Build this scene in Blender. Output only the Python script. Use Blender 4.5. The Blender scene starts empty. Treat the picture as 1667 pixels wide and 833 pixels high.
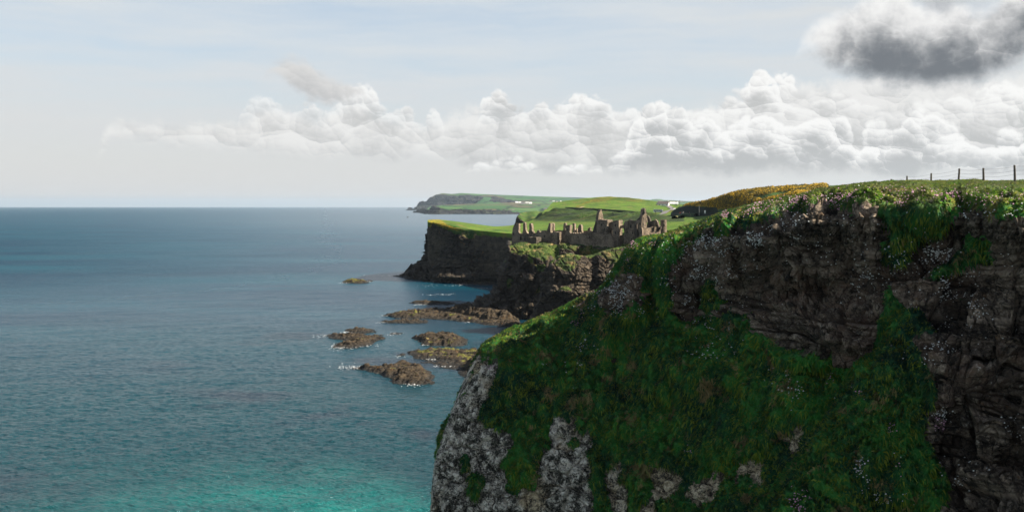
import bpy, math, random
import numpy as np

# ------------------------------------------------------------------ camera
FPX, CX, HY, CAMH = 1620.0, 833.5, 335.0, 51.0      # focal length and horizon row of the photograph (1667 wide), metres above the sea
sc = bpy.context.scene
cam_data = bpy.data.cameras.new('camera')
cam = bpy.data.objects.new('camera', cam_data)
sc.collection.objects.link(cam)
cam.location = (0, 0, CAMH)
cam.rotation_euler = (math.radians(90), 0, 0)
cam_data.sensor_width = 36.0
cam_data.lens = 36.0 * FPX / 1667.0
cam_data.shift_y = -(416.5 - HY) / 1667.0
cam_data.clip_start = 0.5
cam_data.clip_end = 90000
sc.camera = cam

# ------------------------------------------------------------------ light and exposure
SUN_AZ = math.radians(96)        # clockwise from +Y (the view direction) towards +X
SUN_EL = math.radians(38)
sun_data = bpy.data.lights.new('sun', 'SUN')
sun_data.energy = 5.0
sun_data.angle = math.radians(0.5)
sun_data.color = (1.0, 0.91, 0.76)
sun = bpy.data.objects.new('sun', sun_data)
sc.collection.objects.link(sun)
sun.rotation_euler = (math.radians(90) - SUN_EL, 0, -SUN_AZ + math.pi)
sc.view_settings.view_transform = 'Standard'
sc.view_settings.look = 'None'
sc.view_settings.gamma = 1.0
sc.view_settings.exposure = 1.3
sc.view_settings.use_curve_mapping = False
sc.cycles.use_adaptive_sampling = True
sc.cycles.max_bounces = 5
sc.cycles.diffuse_bounces = 2
sc.cycles.glossy_bounces = 2
sc.cycles.volume_bounces = 0
sc.cycles.use_denoising = True

world = bpy.data.worlds.new('World')
sc.world = world
world.use_nodes = True

class NT:
    """small helper to write node trees as expressions"""
    def __init__(s, tree): s.t = tree; s.n = tree.nodes; s.l = tree.links
    def put(s, sock, v):
        if isinstance(v, bpy.types.NodeSocket): s.l.new(v, sock)
        elif v is not None: sock.default_value = v
    def math(s, op, a, b=None, c=None, clamp=False):
        n = s.n.new('ShaderNodeMath'); n.operation = op; n.use_clamp = clamp
        s.put(n.inputs[0], a)
        if b is not None: s.put(n.inputs[1], b)
        if c is not None: s.put(n.inputs[2], c)
        return n.outputs[0]
    def add(s, a, b, **k): return s.math('ADD', a, b, **k)
    def sub(s, a, b, **k): return s.math('SUBTRACT', a, b, **k)
    def mul(s, a, b, **k): return s.math('MULTIPLY', a, b, **k)
    def mad(s, a, b, c, **k): return s.math('MULTIPLY_ADD', a, b, c, **k)
    def smooth(s, x, lo, hi, a=0.0, b=1.0):
        n = s.n.new('ShaderNodeMapRange'); n.interpolation_type = 'SMOOTHSTEP'
        s.put(n.inputs['Value'], x)
        n.inputs['From Min'].default_value = lo; n.inputs['From Max'].default_value = hi
        n.inputs['To Min'].default_value = a; n.inputs['To Max'].default_value = b
        return n.outputs[0]
    def lin(s, x, lo, hi, a=0.0, b=1.0):
        n = s.n.new('ShaderNodeMapRange')
        s.put(n.inputs['Value'], x)
        n.inputs['From Min'].default_value = lo; n.inputs['From Max'].default_value = hi
        n.inputs['To Min'].default_value = a; n.inputs['To Max'].default_value = b
        return n.outputs[0]
    def xyz(s, x, y, z):
        n = s.n.new('ShaderNodeCombineXYZ'); s.put(n.inputs[0], x); s.put(n.inputs[1], y); s.put(n.inputs[2], z); return n.outputs[0]
    def sep(s, v):
        n = s.n.new('ShaderNodeSeparateXYZ'); s.put(n.inputs[0], v); return n.outputs
    def vmul(s, v, k):
        n = s.n.new('ShaderNodeVectorMath'); n.operation = 'MULTIPLY'; s.put(n.inputs[0], v); s.put(n.inputs[1], k); return n.outputs[0]
    def vadd(s, v, k):
        n = s.n.new('ShaderNodeVectorMath'); n.operation = 'ADD'; s.put(n.inputs[0], v); s.put(n.inputs[1], k); return n.outputs[0]
    def noise(s, v, scale, detail=4, rough=0.55, dist=0.0, kind='FBM', out=0):
        n = s.n.new('ShaderNodeTexNoise'); n.noise_type = kind
        if kind == 'FBM': n.normalize = True
        s.put(n.inputs['Vector'], v); s.put(n.inputs['Scale'], scale); n.inputs['Detail'].default_value = detail
        n.inputs['Roughness'].default_value = rough; n.inputs['Distortion'].default_value = dist
        return n.outputs[out]
    def vor(s, v, scale, feature='F1', detail=0, out='Distance', rand=1.0, smooth=None, rough=0.5):
        n = s.n.new('ShaderNodeTexVoronoi'); n.feature = feature
        s.put(n.inputs['Vector'], v); s.put(n.inputs['Scale'], scale)
        if 'Detail' in n.inputs: n.inputs['Detail'].default_value = detail
        if 'Roughness' in n.inputs: n.inputs['Roughness'].default_value = rough
        if smooth is not None: n.inputs['Smoothness'].default_value = smooth
        n.inputs['Randomness'].default_value = rand
        return n.outputs[out]
    def mix(s, f, a, b, blend='MIX'):
        n = s.n.new('ShaderNodeMix'); n.data_type = 'RGBA'; n.blend_type = blend
        s.put(n.inputs[0], f)
        for k, v in ((6, a), (7, b)):
            if isinstance(v, (tuple, list)): v = tuple(v) + ((1.0,) if len(v) == 3 else ())
            s.put(n.inputs[k], v)
        return n.outputs[2]
    def attr(s, name, out='Fac'):
        n = s.n.new('ShaderNodeAttribute'); n.attribute_name = name; return n.outputs[out]
    def curve(s, x, pts):
        n = s.n.new('ShaderNodeFloatCurve'); c = n.mapping.curves[0]
        n.mapping.use_clip = False
        n.mapping.extend = 'HORIZONTAL'
        while len(c.points) < len(pts): c.points.new(0.5, 0.5)
        for p, (a, b) in zip(c.points, pts): p.location = (a, b); p.handle_type = 'AUTO'
        n.mapping.update()
        s.put(n.inputs['Value'], x)
        return n.outputs[0]

def az_el(px, py):
    a = math.atan((px - CX) / FPX)
    return a, math.atan((HY - py) / FPX * math.cos(a))

def build_world():
    T = NT(world.node_tree)
    T.n.clear()
    out = T.n.new('ShaderNodeOutputWorld')
    sky = T.n.new('ShaderNodeTexSky'); sky.sky_type = 'NISHITA'; sky.sun_disc = False
    sky.sun_elevation = SUN_EL; sky.sun_rotation = SUN_AZ
    sky.altitude = 50; sky.air_density = 1.0; sky.dust_density = 1.2; sky.ozone_density = 1.4
    co = T.n.new('ShaderNodeTexCoord').outputs['Generated']
    x, y, z = T.sep(co)
    az = T.math('ARCTAN2', x, y)
    el = T.math('ARCSINE', z)
    azn = T.lin(az, -0.6, 0.6)
    def prof(pts):
        """piecewise outline given in photo positions -> elevation (radians) as a function of azimuth"""
        q = []
        for px, py in pts:
            a, e = az_el(px, py); q.append(((a + 0.6) / 1.2, e / 0.3))
        return T.mul(T.curve(azn, q), 0.3)
    uv = T.xyz(az, el, 0.0)
    # warps and billows shared by all the layers
    w1 = T.noise(uv, 9.0, 5, 0.6)
    w2 = T.noise(T.vadd(uv, (3.1, 1.7, 0.4)), 18.0, 6, 0.6)
    fine = T.noise(T.vadd(uv, (7.0, 2.0, 0)), 70.0, 6, 0.62)
    warp = T.vmul(T.xyz(T.sub(w2, 0.5), T.sub(w1, 0.5), 0.0), (0.030, 0.022, 0))
    warp = T.vadd(warp, T.vmul(T.xyz(T.sub(fine, 0.5), T.sub(w2, 0.5), 0.0), (0.010, 0.010, 0)))
    wv = T.vadd(uv, warp)
    def puff(scale, off):
        """rounded heads: how high the head stands here, and which way its surface faces"""
        q = T.vadd(T.vmul(wv, (scale, scale * 1.2, 0.0)), (off, off * 0.7, 0.0))
        n = T.n.new('ShaderNodeTexVoronoi'); n.voronoi_dimensions = '2D'; n.feature = 'F1'; n.inputs['Scale'].default_value = 1.0
        n.inputs['Randomness'].default_value = 0.85
        T.put(n.inputs['Vector'], q)
        d = n.outputs['Distance']
        v = T.n.new('ShaderNodeVectorMath'); v.operation = 'SUBTRACT'; T.l.new(q, v.inputs[0]); T.l.new(n.outputs['Position'], v.inputs[1])
        dt = T.n.new('ShaderNodeVectorMath'); dt.operation = 'DOT_PRODUCT'; T.l.new(v.outputs[0], dt.inputs[0]); dt.inputs[1].default_value = (0.45, 0.89, 0.0)
        h = T.math('SQRT', T.math('MAXIMUM', T.sub(1.0, T.math('POWER', T.mul(d, 1.18), 2.0)), 0.0))
        return h, dt.outputs['Value']
    h1, l1 = puff(22.0, 3.3); h2, l2 = puff(50.0, 8.1); h3, l3 = puff(112.0, 1.7)
    lump = T.add(T.add(T.mul(l1, 0.60), T.mul(l2, 0.42)), T.mul(l3, 0.22))
    edge = T.add(T.add(T.mul(T.sub(h1, 0.78), 0.030), T.mul(T.sub(h2, 0.78), 0.016)), T.add(T.mul(T.sub(h3, 0.78), 0.009), T.mul(T.sub(fine, 0.5), 0.006)))
    soft = T.add(T.mul(T.sub(w2, 0.5), 0.055), T.mul(T.sub(fine, 0.5), 0.02))
    # base: nishita, then milky veils
    veil_n = T.noise(T.vmul(T.vadd(uv, T.vmul(T.xyz(w1, w1, 0), (0.1, 0.02, 0))), (1.0, 9.0, 1.0)), 3.2, 8, 0.6)
    veil_h = T.smooth(el, -0.01, 0.26, 0.97, 0.74)
    veil = T.add(veil_h, T.mul(T.sub(veil_n, 0.5), T.smooth(el, 0.03, 0.12, 0.1, 1.5)), clamp=True)
    veil = T.mul(veil, T.smooth(el, 0.24, 0.55, 1.0, 0.10))
    veil_col = T.mix(T.smooth(el, 0.0, 0.17), (0.715, 0.705, 0.69), (0.675, 0.725, 0.765))
    veil_col = T.mix(T.mul(T.smooth(az, 0.0, 0.45), 0.7), veil_col, (0.70, 0.71, 0.71))
    # cool band right over the horizon, to the left
    veil_col = T.mix(T.mul(T.smooth(el, 0.012, 0.0), T.smooth(az, 0.05, -0.25)), veil_col, (0.58, 0.66, 0.70))
    # unseen sky at the sides and behind thinned, to lower fill on camera-facing faces
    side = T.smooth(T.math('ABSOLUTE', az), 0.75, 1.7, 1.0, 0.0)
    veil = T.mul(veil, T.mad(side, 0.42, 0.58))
    layers = [(T.smooth(el, 0.25, 0.6, 0.0, 0.55), T.mix(0.0, (0.22, 0.26, 0.30), (0, 0, 0))), (veil, veil_col)]
    wht = (0.95, 0.945, 0.93)
    def cloud(top, bot, dens=1.0, ew=0.012, bw=0.02, lit=wht, shade=(0.60, 0.60, 0.585), depth=0.05, edge_n=edge, lumps=3.2, bot_n=None, bias=0.0, wn=0.35, hk=0.62, fn=0.3):
        t = T.add(prof(top), edge_n)
        b = T.add(prof(bot), bot_n if bot_n is not None else T.mul(soft, 0.6))
        m = T.mul(T.smooth(T.sub(t, el), 0.0, ew), T.smooth(T.sub(el, b), 0.0, bw))
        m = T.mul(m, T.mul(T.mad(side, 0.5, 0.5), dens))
        h = T.lin(T.sub(t, el), 0.0, depth)                # 0 at the crown, 1 deep down
        li = T.add(T.sub(0.90 + bias, T.mul(h, hk)), T.mul(lump, lumps))
        li = T.add(li, T.mul(T.sub(w2, 0.5), wn))
        li = T.add(li, T.mul(T.sub(fine, 0.5), fn), clamp=True)
        layers.append((m, T.mix(T.smooth(li, 0.0, 1.0), shade, lit)))
    # thin grey bank far left
    cloud([(0, 172), (180, 176), (400, 178), (640, 195), (700, 260), (900, 330), (1667, 340)], [(0, 228), (200, 238), (380, 245), (700, 262), (900, 340), (1667, 345)],
          0.5, 0.02, 0.03, (0.74, 0.75, 0.74), (0.60, 0.64, 0.66), 0.05, soft, 0.3)
    # wide soft cloud bank behind
    cloud([(0, 320), (150, 260), (185, 190), (260, 190), (390, 188), (430, 172), (520, 185), (575, 165), (640, 180), (700, 195), (760, 176), (850, 172), (1000, 174), (1130, 164), (1200, 155), (1300, 140), (1400, 126), (1500, 132), (1600, 122), (1667, 120), (1800, 110), (2000, 110)],
          [(0, 330), (150, 270), (200, 236), (300, 246), (400, 256), (550, 268), (700, 270), (760, 276), (850, 288), (1000, 292), (1200, 290), (1400, 290), (1667, 292), (2000, 292)],
          0.95, 0.016, 0.016, (0.84, 0.835, 0.82), (0.52, 0.525, 0.52), 0.070, soft, 0.55, wn=1.5)
    # tall heads
    cloud([(0, 400), (360, 300), (388, 205), (415, 166), (440, 163), (462, 190), (500, 175), (530, 190), (556, 160), (575, 146), (600, 146), (620, 174), (640, 178), (662, 176), (684, 205), (712, 182), (724, 214), (742, 252), (768, 240), (788, 164), (812, 158), (840, 180), (880, 168), (905, 184), (935, 162), (968, 162), (992, 178), (1012, 190), (1030, 170), (1080, 172), (1100, 190), (1180, 160), (1210, 156), (1225, 122), (1250, 116), (1278, 120), (1295, 140), (1310, 160), (1350, 160), (1400, 172), (1440, 182), (1500, 172), (1560, 166), (1600, 152), (1667, 138), (1800, 130), (2000, 140)],
          [(0, 420), (360, 310), (400, 226), (480, 236), (560, 236), (640, 240), (700, 246), (732, 244), (752, 238), (775, 232), (800, 232), (900, 238), (1000, 238), (1100, 240), (1300, 226), (1400, 218), (1500, 226), (1667, 240), (2000, 240)],
          T.smooth(az, -0.30, -0.02, 0.72, 1.0), 0.0065, 0.05, wht, (0.52, 0.525, 0.52), 0.058, edge, 0.85, bias=-0.02, wn=1.9, hk=1.1, fn=0.35)
    # nearer row of cumulus with flat grey base
    cloud([(0, 420), (600, 385), (730, 312), (790, 270), (840, 268), (880, 276), (960, 272), (1005, 262), (1034, 196), (1072, 172), (1108, 178), (1130, 202), (1150, 190), (1175, 214), (1205, 194), (1235, 184), (1270, 200), (1290, 214), (1318, 192), (1348, 186), (1380, 196), (1396, 236), (1404, 216), (1430, 202), (1460, 210), (1480, 188), (1512, 188), (1540, 198), (1575, 212), (1610, 228), (1635, 212), (1667, 206), (1800, 195), (2000, 195)],
          [(0, 430), (600, 365), (730, 296), (790, 280), (840, 284), (900, 288), (1000, 284), (1060, 280), (1200, 284), (1390, 278), (1500, 290), (1667, 284), (2000, 284)],
          1.0, 0.006, 0.012, wht, (0.50, 0.51, 0.51), 0.056, edge, 0.85, bias=0.05, wn=1.6, hk=1.05, fn=0.35)
    # small drifting grey scraps
    cloud([(0, 500), (412, 200), (430, 116), (455, 96), (492, 90), (522, 108), (560, 128), (592, 146), (610, 230), (1000, 500)],
          [(0, 510), (412, 202), (433, 134), (470, 146), (510, 168), (560, 176), (592, 172), (612, 232), (1000, 505)],
          1.0, 0.013, 0.013, (0.72, 0.715, 0.705), (0.52, 0.525, 0.53), 0.04, T.add(T.mul(soft, 0.4), T.mul(edge, 0.4)), 0.6)
    cloud([(0, 500), (690, 260), (712, 156), (740, 151), (762, 158), (775, 260), (2000, 500)],
          [(0, 510), (690, 262), (712, 160), (740, 168), (762, 164), (775, 262), (2000, 505)],
          0.75, 0.01, 0.01, (0.70, 0.70, 0.70), (0.58, 0.58, 0.59), 0.03, T.mul(soft, 0.3), 0.4)
    # big dark cloud, top right
    cloud([(0, 600), (1245, 300), (1295, 76), (1320, 36), (1352, 16), (1380, -4), (1415, -16), (1470, -22), (1510, -2), (1550, -8), (1600, -4), (1640, -30), (1700, -60), (1900, -90), (2200, 80)],
          [(0, 610), (1245, 305), (1305, 98), (1350, 126), (1420, 150), (1500, 158), (1590, 148), (1650, 124), (1700, 108), (1900, 90), (2200, 120)],
          1.0, 0.020, 0.024, (0.90, 0.895, 0.885), (0.17, 0.185, 0.205), 0.080, T.add(T.mul(soft, 0.5), T.mul(edge, 0.4)), 0.12, bias=0.27, wn=1.9, hk=1.35, fn=0.6)
    cloud([(0, 600), (1440, 0), (1480, -30), (1560, -60), (1667, -80), (1900, -120), (2200, -100)],
          [(0, 610), (1440, 2), (1490, 16), (1530, 36), (1560, 22), (1620, 4), (1700, -20), (2200, -40)],
          0.9, 0.02, 0.02, (0.62, 0.63, 0.64), (0.34, 0.36, 0.39), 0.06, soft, 0.4)
    # thin pale wisp high up
    cloud([(0, 600), (1130, 60), (1190, 8), (1240, 4), (1300, 14), (1340, 30), (1420, 60), (2000, 600)],
          [(0, 610), (1130, 62), (1190, 30), (1300, 36), (1340, 38), (1420, 62), (2000, 605)],
          0.55, 0.02, 0.02, (0.80, 0.795, 0.785), (0.68, 0.68, 0.68), 0.05, soft, 0.4)
    STR = 0.065
    K = 0.412 / STR       # clouds and veils in the world's own units (the exposure lifts them back)
    bg = T.n.new('ShaderNodeBackground'); bg.inputs['Strength'].default_value = STR
    T.l.new(sky.outputs[0], bg.inputs['Color'])
    cur = bg.outputs[0]
    col = None
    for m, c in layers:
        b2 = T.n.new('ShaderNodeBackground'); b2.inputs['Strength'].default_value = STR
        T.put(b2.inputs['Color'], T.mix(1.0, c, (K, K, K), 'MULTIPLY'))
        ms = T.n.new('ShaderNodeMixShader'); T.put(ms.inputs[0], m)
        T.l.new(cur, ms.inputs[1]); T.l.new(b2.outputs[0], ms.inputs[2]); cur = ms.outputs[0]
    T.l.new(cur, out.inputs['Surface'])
build_world()
world.cycles.sampling_method = 'MANUAL'
world.cycles.sample_map_resolution = 256

# ------------------------------------------------------------------ helpers: noise, interpolation, meshes
rng = np.random.default_rng(7)
random.seed(7)

def _hash(ix, iy, iz, seed):
    h = (ix.astype(np.uint32) * np.uint32(374761393) + iy.astype(np.uint32) * np.uint32(668265263)
         + iz.astype(np.uint32) * np.uint32(2147483647) + np.uint32(seed * 974711 + 12345))
    h = (h ^ (h >> np.uint32(13))) * np.uint32(1274126177)
    h = h ^ (h >> np.uint32(16))
    return h

def vnoise(P, seed=0):
    """gradient noise, about -1..1"""
    P = np.asarray(P, np.float32)
    F = np.floor(P); I = F.astype(np.int32); f = P - F
    w = f * f * f * (f * (f * 6 - 15) + 10)
    out = 0
    for dx in (0, 1):
        for dy in (0, 1):
            for dz in (0, 1):
                h = _hash(I[:, 0] + dx, I[:, 1] + dy, I[:, 2] + dz, seed)
                gx = ((h & 1023).astype(np.float32) / 511.5 - 1); gy = (((h >> np.uint32(10)) & 1023).astype(np.float32) / 511.5 - 1)
                gz = (((h >> np.uint32(20)) & 1023).astype(np.float32) / 511.5 - 1)
                d = gx * (f[:, 0] - dx) + gy * (f[:, 1] - dy) + gz * (f[:, 2] - dz)
                ww = (w[:, 0] if dx else 1 - w[:, 0]) * (w[:, 1] if dy else 1 - w[:, 1]) * (w[:, 2] if dz else 1 - w[:, 2])
                out = out + d * ww
    return out * 1.3

def fbm(P, scale, octaves=5, seed=0, gain=0.5, ridged=False):
    P = np.asarray(P, np.float32) * np.asarray(scale, np.float32)
    a, s, tot = 1.0, 0, 0
    for o in range(octaves):
        n = vnoise(P * (2.03 ** o) + 17.3 * o, seed + o)
        if ridged: n = 1 - 2 * np.abs(n)
        s = s + a * n; tot += a; a *= gain
    return s / tot

def cells(P, scale, seed=0):
    """cellular noise: distance to the joint between blocks, and a random value per block"""
    P = np.asarray(P, np.float32) * np.asarray(scale, np.float32)
    F = np.floor(P); I = F.astype(np.int32); f = P - F
    d1 = np.full(len(P), 9.0, np.float32); d2 = d1.copy(); r1 = np.zeros(len(P), np.float32)
    for dx in (-1, 0, 1):
        for dy in (-1, 0, 1):
            for dz in (-1, 0, 1):
                h = _hash(I[:, 0] + dx, I[:, 1] + dy, I[:, 2] + dz, seed)
                ox = (h & 1023).astype(np.float32) / 1023; oy = ((h >> np.uint32(10)) & 1023).astype(np.float32) / 1023
                oz = ((h >> np.uint32(20)) & 1023).astype(np.float32) / 1023
                d = (f[:, 0] - dx - ox) ** 2 + (f[:, 1] - dy - oy) ** 2 + (f[:, 2] - dz - oz) ** 2
                m = d < d1
                d2 = np.where(m, d1, np.minimum(d2, d))
                r1 = np.where(m, ((h >> np.uint32(7)) & 255).astype(np.float32) / 255, r1)
                d1 = np.where(m, d, d1)
    return np.sqrt(d2) - np.sqrt(d1), r1

def sstep(x, a, b):
    t = np.clip((np.asarray(x, float) - a) / (b - a), 0, 1)
    return t * t * (3 - 2 * t)

class TPS:
    """smooth surface through scattered samples (x, y, value)"""
    def __init__(s, pts, lam=0.0, sx=1.0, sy=1.0):
        p = np.array(pts, float); s.k = np.array([1 / sx, 1 / sy]); s.c = p[:, :2] * s.k; n = len(p)
        d = np.linalg.norm(s.c[:, None] - s.c[None], axis=2)
        K = np.where(d > 0, d * d * np.log(d + 1e-12), 0) + lam * np.eye(n)
        A = np.zeros((n + 3, n + 3)); A[:n, :n] = K; A[:n, n] = 1; A[:n, n + 1:] = s.c; A[n, :n] = 1; A[n + 1:, :n] = s.c.T
        s.w = np.linalg.solve(A, np.concatenate([p[:, 2], [0, 0, 0]]))
    def __call__(s, x, y):
        x = np.asarray(x, float).ravel() * s.k[0]; y = np.asarray(y, float).ravel() * s.k[1]
        n = len(s.c); out = s.w[n] + s.w[n + 1] * x + s.w[n + 2] * y
        for i in range(n):
            r2 = (x - s.c[i, 0]) ** 2 + (y - s.c[i, 1]) ** 2 + 1e-12
            out = out + s.w[i] * 0.5 * r2 * np.log(r2)
        return out

def unproj(px, py, Y):
    px = np.asarray(px, float); py = np.asarray(py, float); Y = np.asarray(Y, float)
    return np.stack([(px - CX) / FPX * Y, Y + 0 * px, CAMH - (py - HY) / FPX * Y], -1)

def at(px, py, Y):
    return tuple(float(v) for v in unproj(px, py, Y))

def sea_y(py): return CAMH * FPX / (py - HY)

def pinterp(pts, x):
    p = np.array(pts, float); return np.interp(x, p[:, 0], p[:, 1])

def poly_sd(px, py, poly):
    """signed distance to a polygon, positive inside"""
    px = np.asarray(px, float); py = np.asarray(py, float)
    p = np.array(poly, float); n = len(p)
    best = np.full(px.shape, 1e18); inside = np.zeros(px.shape, bool)
    for i in range(n):
        a, b = p[i], p[(i + 1) % n]
        ex, ey = b - a; wx, wy = px - a[0], py - a[1]
        t = np.clip((wx * ex + wy * ey) / (ex * ex + ey * ey + 1e-12), 0, 1)
        best = np.minimum(best, (wx - t * ex) ** 2 + (wy - t * ey) ** 2)
        c = ((a[1] > py) != (b[1] > py)) & (px < (b[0] - a[0]) * (py - a[1]) / (b[1] - a[1] + 1e-12) + a[0])
        inside ^= c
    return np.sqrt(best) * np.where(inside, 1, -1)

def line_sd(px, py, line):
    """distance to an open polyline, positive on its right-hand side in the photograph (x grows right, y down, line drawn downwards)"""
    p = np.array(line, float); best = np.full(np.shape(px), 1e18); sg = np.ones(np.shape(px))
    for i in range(len(p) - 1):
        a, b = p[i], p[i + 1]; ex, ey = b - a; wx, wy = px - a[0], py - a[1]
        t = np.clip((wx * ex + wy * ey) / (ex * ex + ey * ey), 0, 1)
        d = (wx - t * ex) ** 2 + (wy - t * ey) ** 2
        m = d < best
        sg = np.where(m, -np.sign(ex * wy - ey * wx), sg); best = np.where(m, d, best)
    return np.sqrt(best) * sg

COL = sc.collection
def link(o, parent=None):
    COL.objects.link(o)
    if parent is not None: o.parent = parent
    return o

def tag(o, label=None, cat=None, group=None, kind=None):
    if label: o['label'] = label
    if cat: o['category'] = cat
    if group: o['group'] = group
    if kind: o['kind'] = kind
    return o

def empty(name, loc=(0, 0, 0), rz=0.0):
    o = bpy.data.objects.new(name, None); link(o); o.location = loc; o.rotation_euler[2] = rz; return o

def mesh_np(name, V, faces, mat, attrs=None, smooth=True, parent=None):
    """V (n,3); faces (m,k) integer array with k = 3 or 4"""
    V = np.ascontiguousarray(V, np.float32); F = np.ascontiguousarray(faces, np.int32)
    me = bpy.data.meshes.new(name)
    me.vertices.add(len(V)); me.vertices.foreach_set('co', V.ravel())
    k = F.shape[1]
    me.loops.add(F.size); me.loops.foreach_set('vertex_index', F.ravel())
    me.polygons.add(len(F)); me.polygons.foreach_set('loop_start', np.arange(0, F.size, k, dtype=np.int32))
    me.polygons.foreach_set('loop_total', np.full(len(F), k, np.int32))
    me.update(calc_edges=True)
    if smooth: me.polygons.foreach_set('use_smooth', np.ones(len(F), bool))
    for an, av in (attrs or {}).items():
        a = me.attributes.new(an, 'FLOAT', 'POINT'); a.data.foreach_set('value', np.ascontiguousarray(av, np.float32))
    me.materials.append(mat)
    return link(bpy.data.objects.new(name, me), parent)

def grid_faces(nr, nc):
    i = np.arange(nr - 1)[:, None] * nc + np.arange(nc - 1)[None]
    return np.stack([i, i + 1, i + nc + 1, i + nc], -1).reshape(-1, 4)[:, ::-1]

def grid_normals(G):
    du = np.gradient(G, axis=1); dv = np.gradient(G, axis=0)
    n = np.cross(dv, du)
    n /= np.linalg.norm(n, axis=2, keepdims=True) + 1e-9
    return n

class MB:
    """collects simple solids and links them as ONE mesh object"""
    def __init__(s): s.v = []; s.f = []
    def poly(s, pts, faces):
        o = len(s.v); s.v += [tuple(p) for p in pts]; s.f += [tuple(i + o for i in f) for f in faces]; return s
    def box(s, x0, x1, y0, y1, z0, z1):
        P = [(x, y, z) for z in (z0, z1) for y in (y0, y1) for x in (x0, x1)]
        return s.poly(P, [(0, 2, 3, 1), (4, 5, 7, 6), (0, 1, 5, 4), (2, 6, 7, 3), (0, 4, 6, 2), (1, 3, 7, 5)])
    def prism(s, ring0, ring1):
        n = len(ring0); return s.poly(list(ring0) + list(ring1), [tuple(range(n))[::-1], tuple(range(n, 2 * n))] + [(i, (i + 1) % n, n + (i + 1) % n, n + i) for i in range(n)])
    def tube(s, a, b, r0, r1=None, n=8):
        a = np.array(a, float); b = np.array(b, float); r1 = r0 if r1 is None else r1
        d = b - a; d /= np.linalg.norm(d) + 1e-9
        u = np.cross(d, (0, 0, 1) if abs(d[2]) < 0.9 else (1, 0, 0)); u /= np.linalg.norm(u); w = np.cross(d, u)
        ang = [2 * math.pi * i / n for i in range(n)]
        return s.prism([a + r0 * (math.cos(t) * u + math.sin(t) * w) for t in ang], [b + r1 * (math.cos(t) * u + math.sin(t) * w) for t in ang])
    def build(s, name, mat, parent=None, smooth=False):
        me = bpy.data.meshes.new(name); me.from_pydata([tuple(map(float, p)) for p in s.v], [], s.f); me.update()
        if smooth:
            for p in me.polygons: p.use_smooth = True
        me.materials.append(mat)
        return link(bpy.data.objects.new(name, me), parent)

def copy_tree(o, parent=None):
    c = o.copy(); COL.objects.link(c); c.parent = parent
    for ch in [k for k in bpy.data.objects if k.parent == o]: copy_tree(ch, c)
    return c

# ------------------------------------------------------------------ materials
def new_mat(name):
    m = bpy.data.materials.new(name); m.use_nodes = True
    T = NT(m.node_tree); b = m.node_tree.nodes['Principled BSDF']
    return m, T, b

def position(T):
    return T.n.new('ShaderNodeNewGeometry').outputs['Position']

def bump(T, h, strength, dist, prev=None):
    n = T.n.new('ShaderNodeBump'); n.inputs['Strength'].default_value = strength; n.inputs['Distance'].default_value = dist
    T.put(n.inputs['Height'], h)
    if prev is not None: T.l.new(prev, n.inputs['Normal'])
    return n.outputs[0]

def plain(name, col, rough=0.7, metal=0.0, var=0.15, scale=3.0):
    m, T, b = new_mat(name)
    P = T.n.new('ShaderNodeTexCoord').outputs['Object']
    n = T.noise(P, scale, 5, 0.6)
    c = T.mix(T.smooth(n, 0.3, 0.7), tuple(k * (1 - var) for k in col), tuple(min(1, k * (1 + var)) for k in col))
    T.put(b.inputs['Base Color'], c); b.inputs['Roughness'].default_value = rough; b.inputs['Metallic'].default_value = metal
    return m

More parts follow.
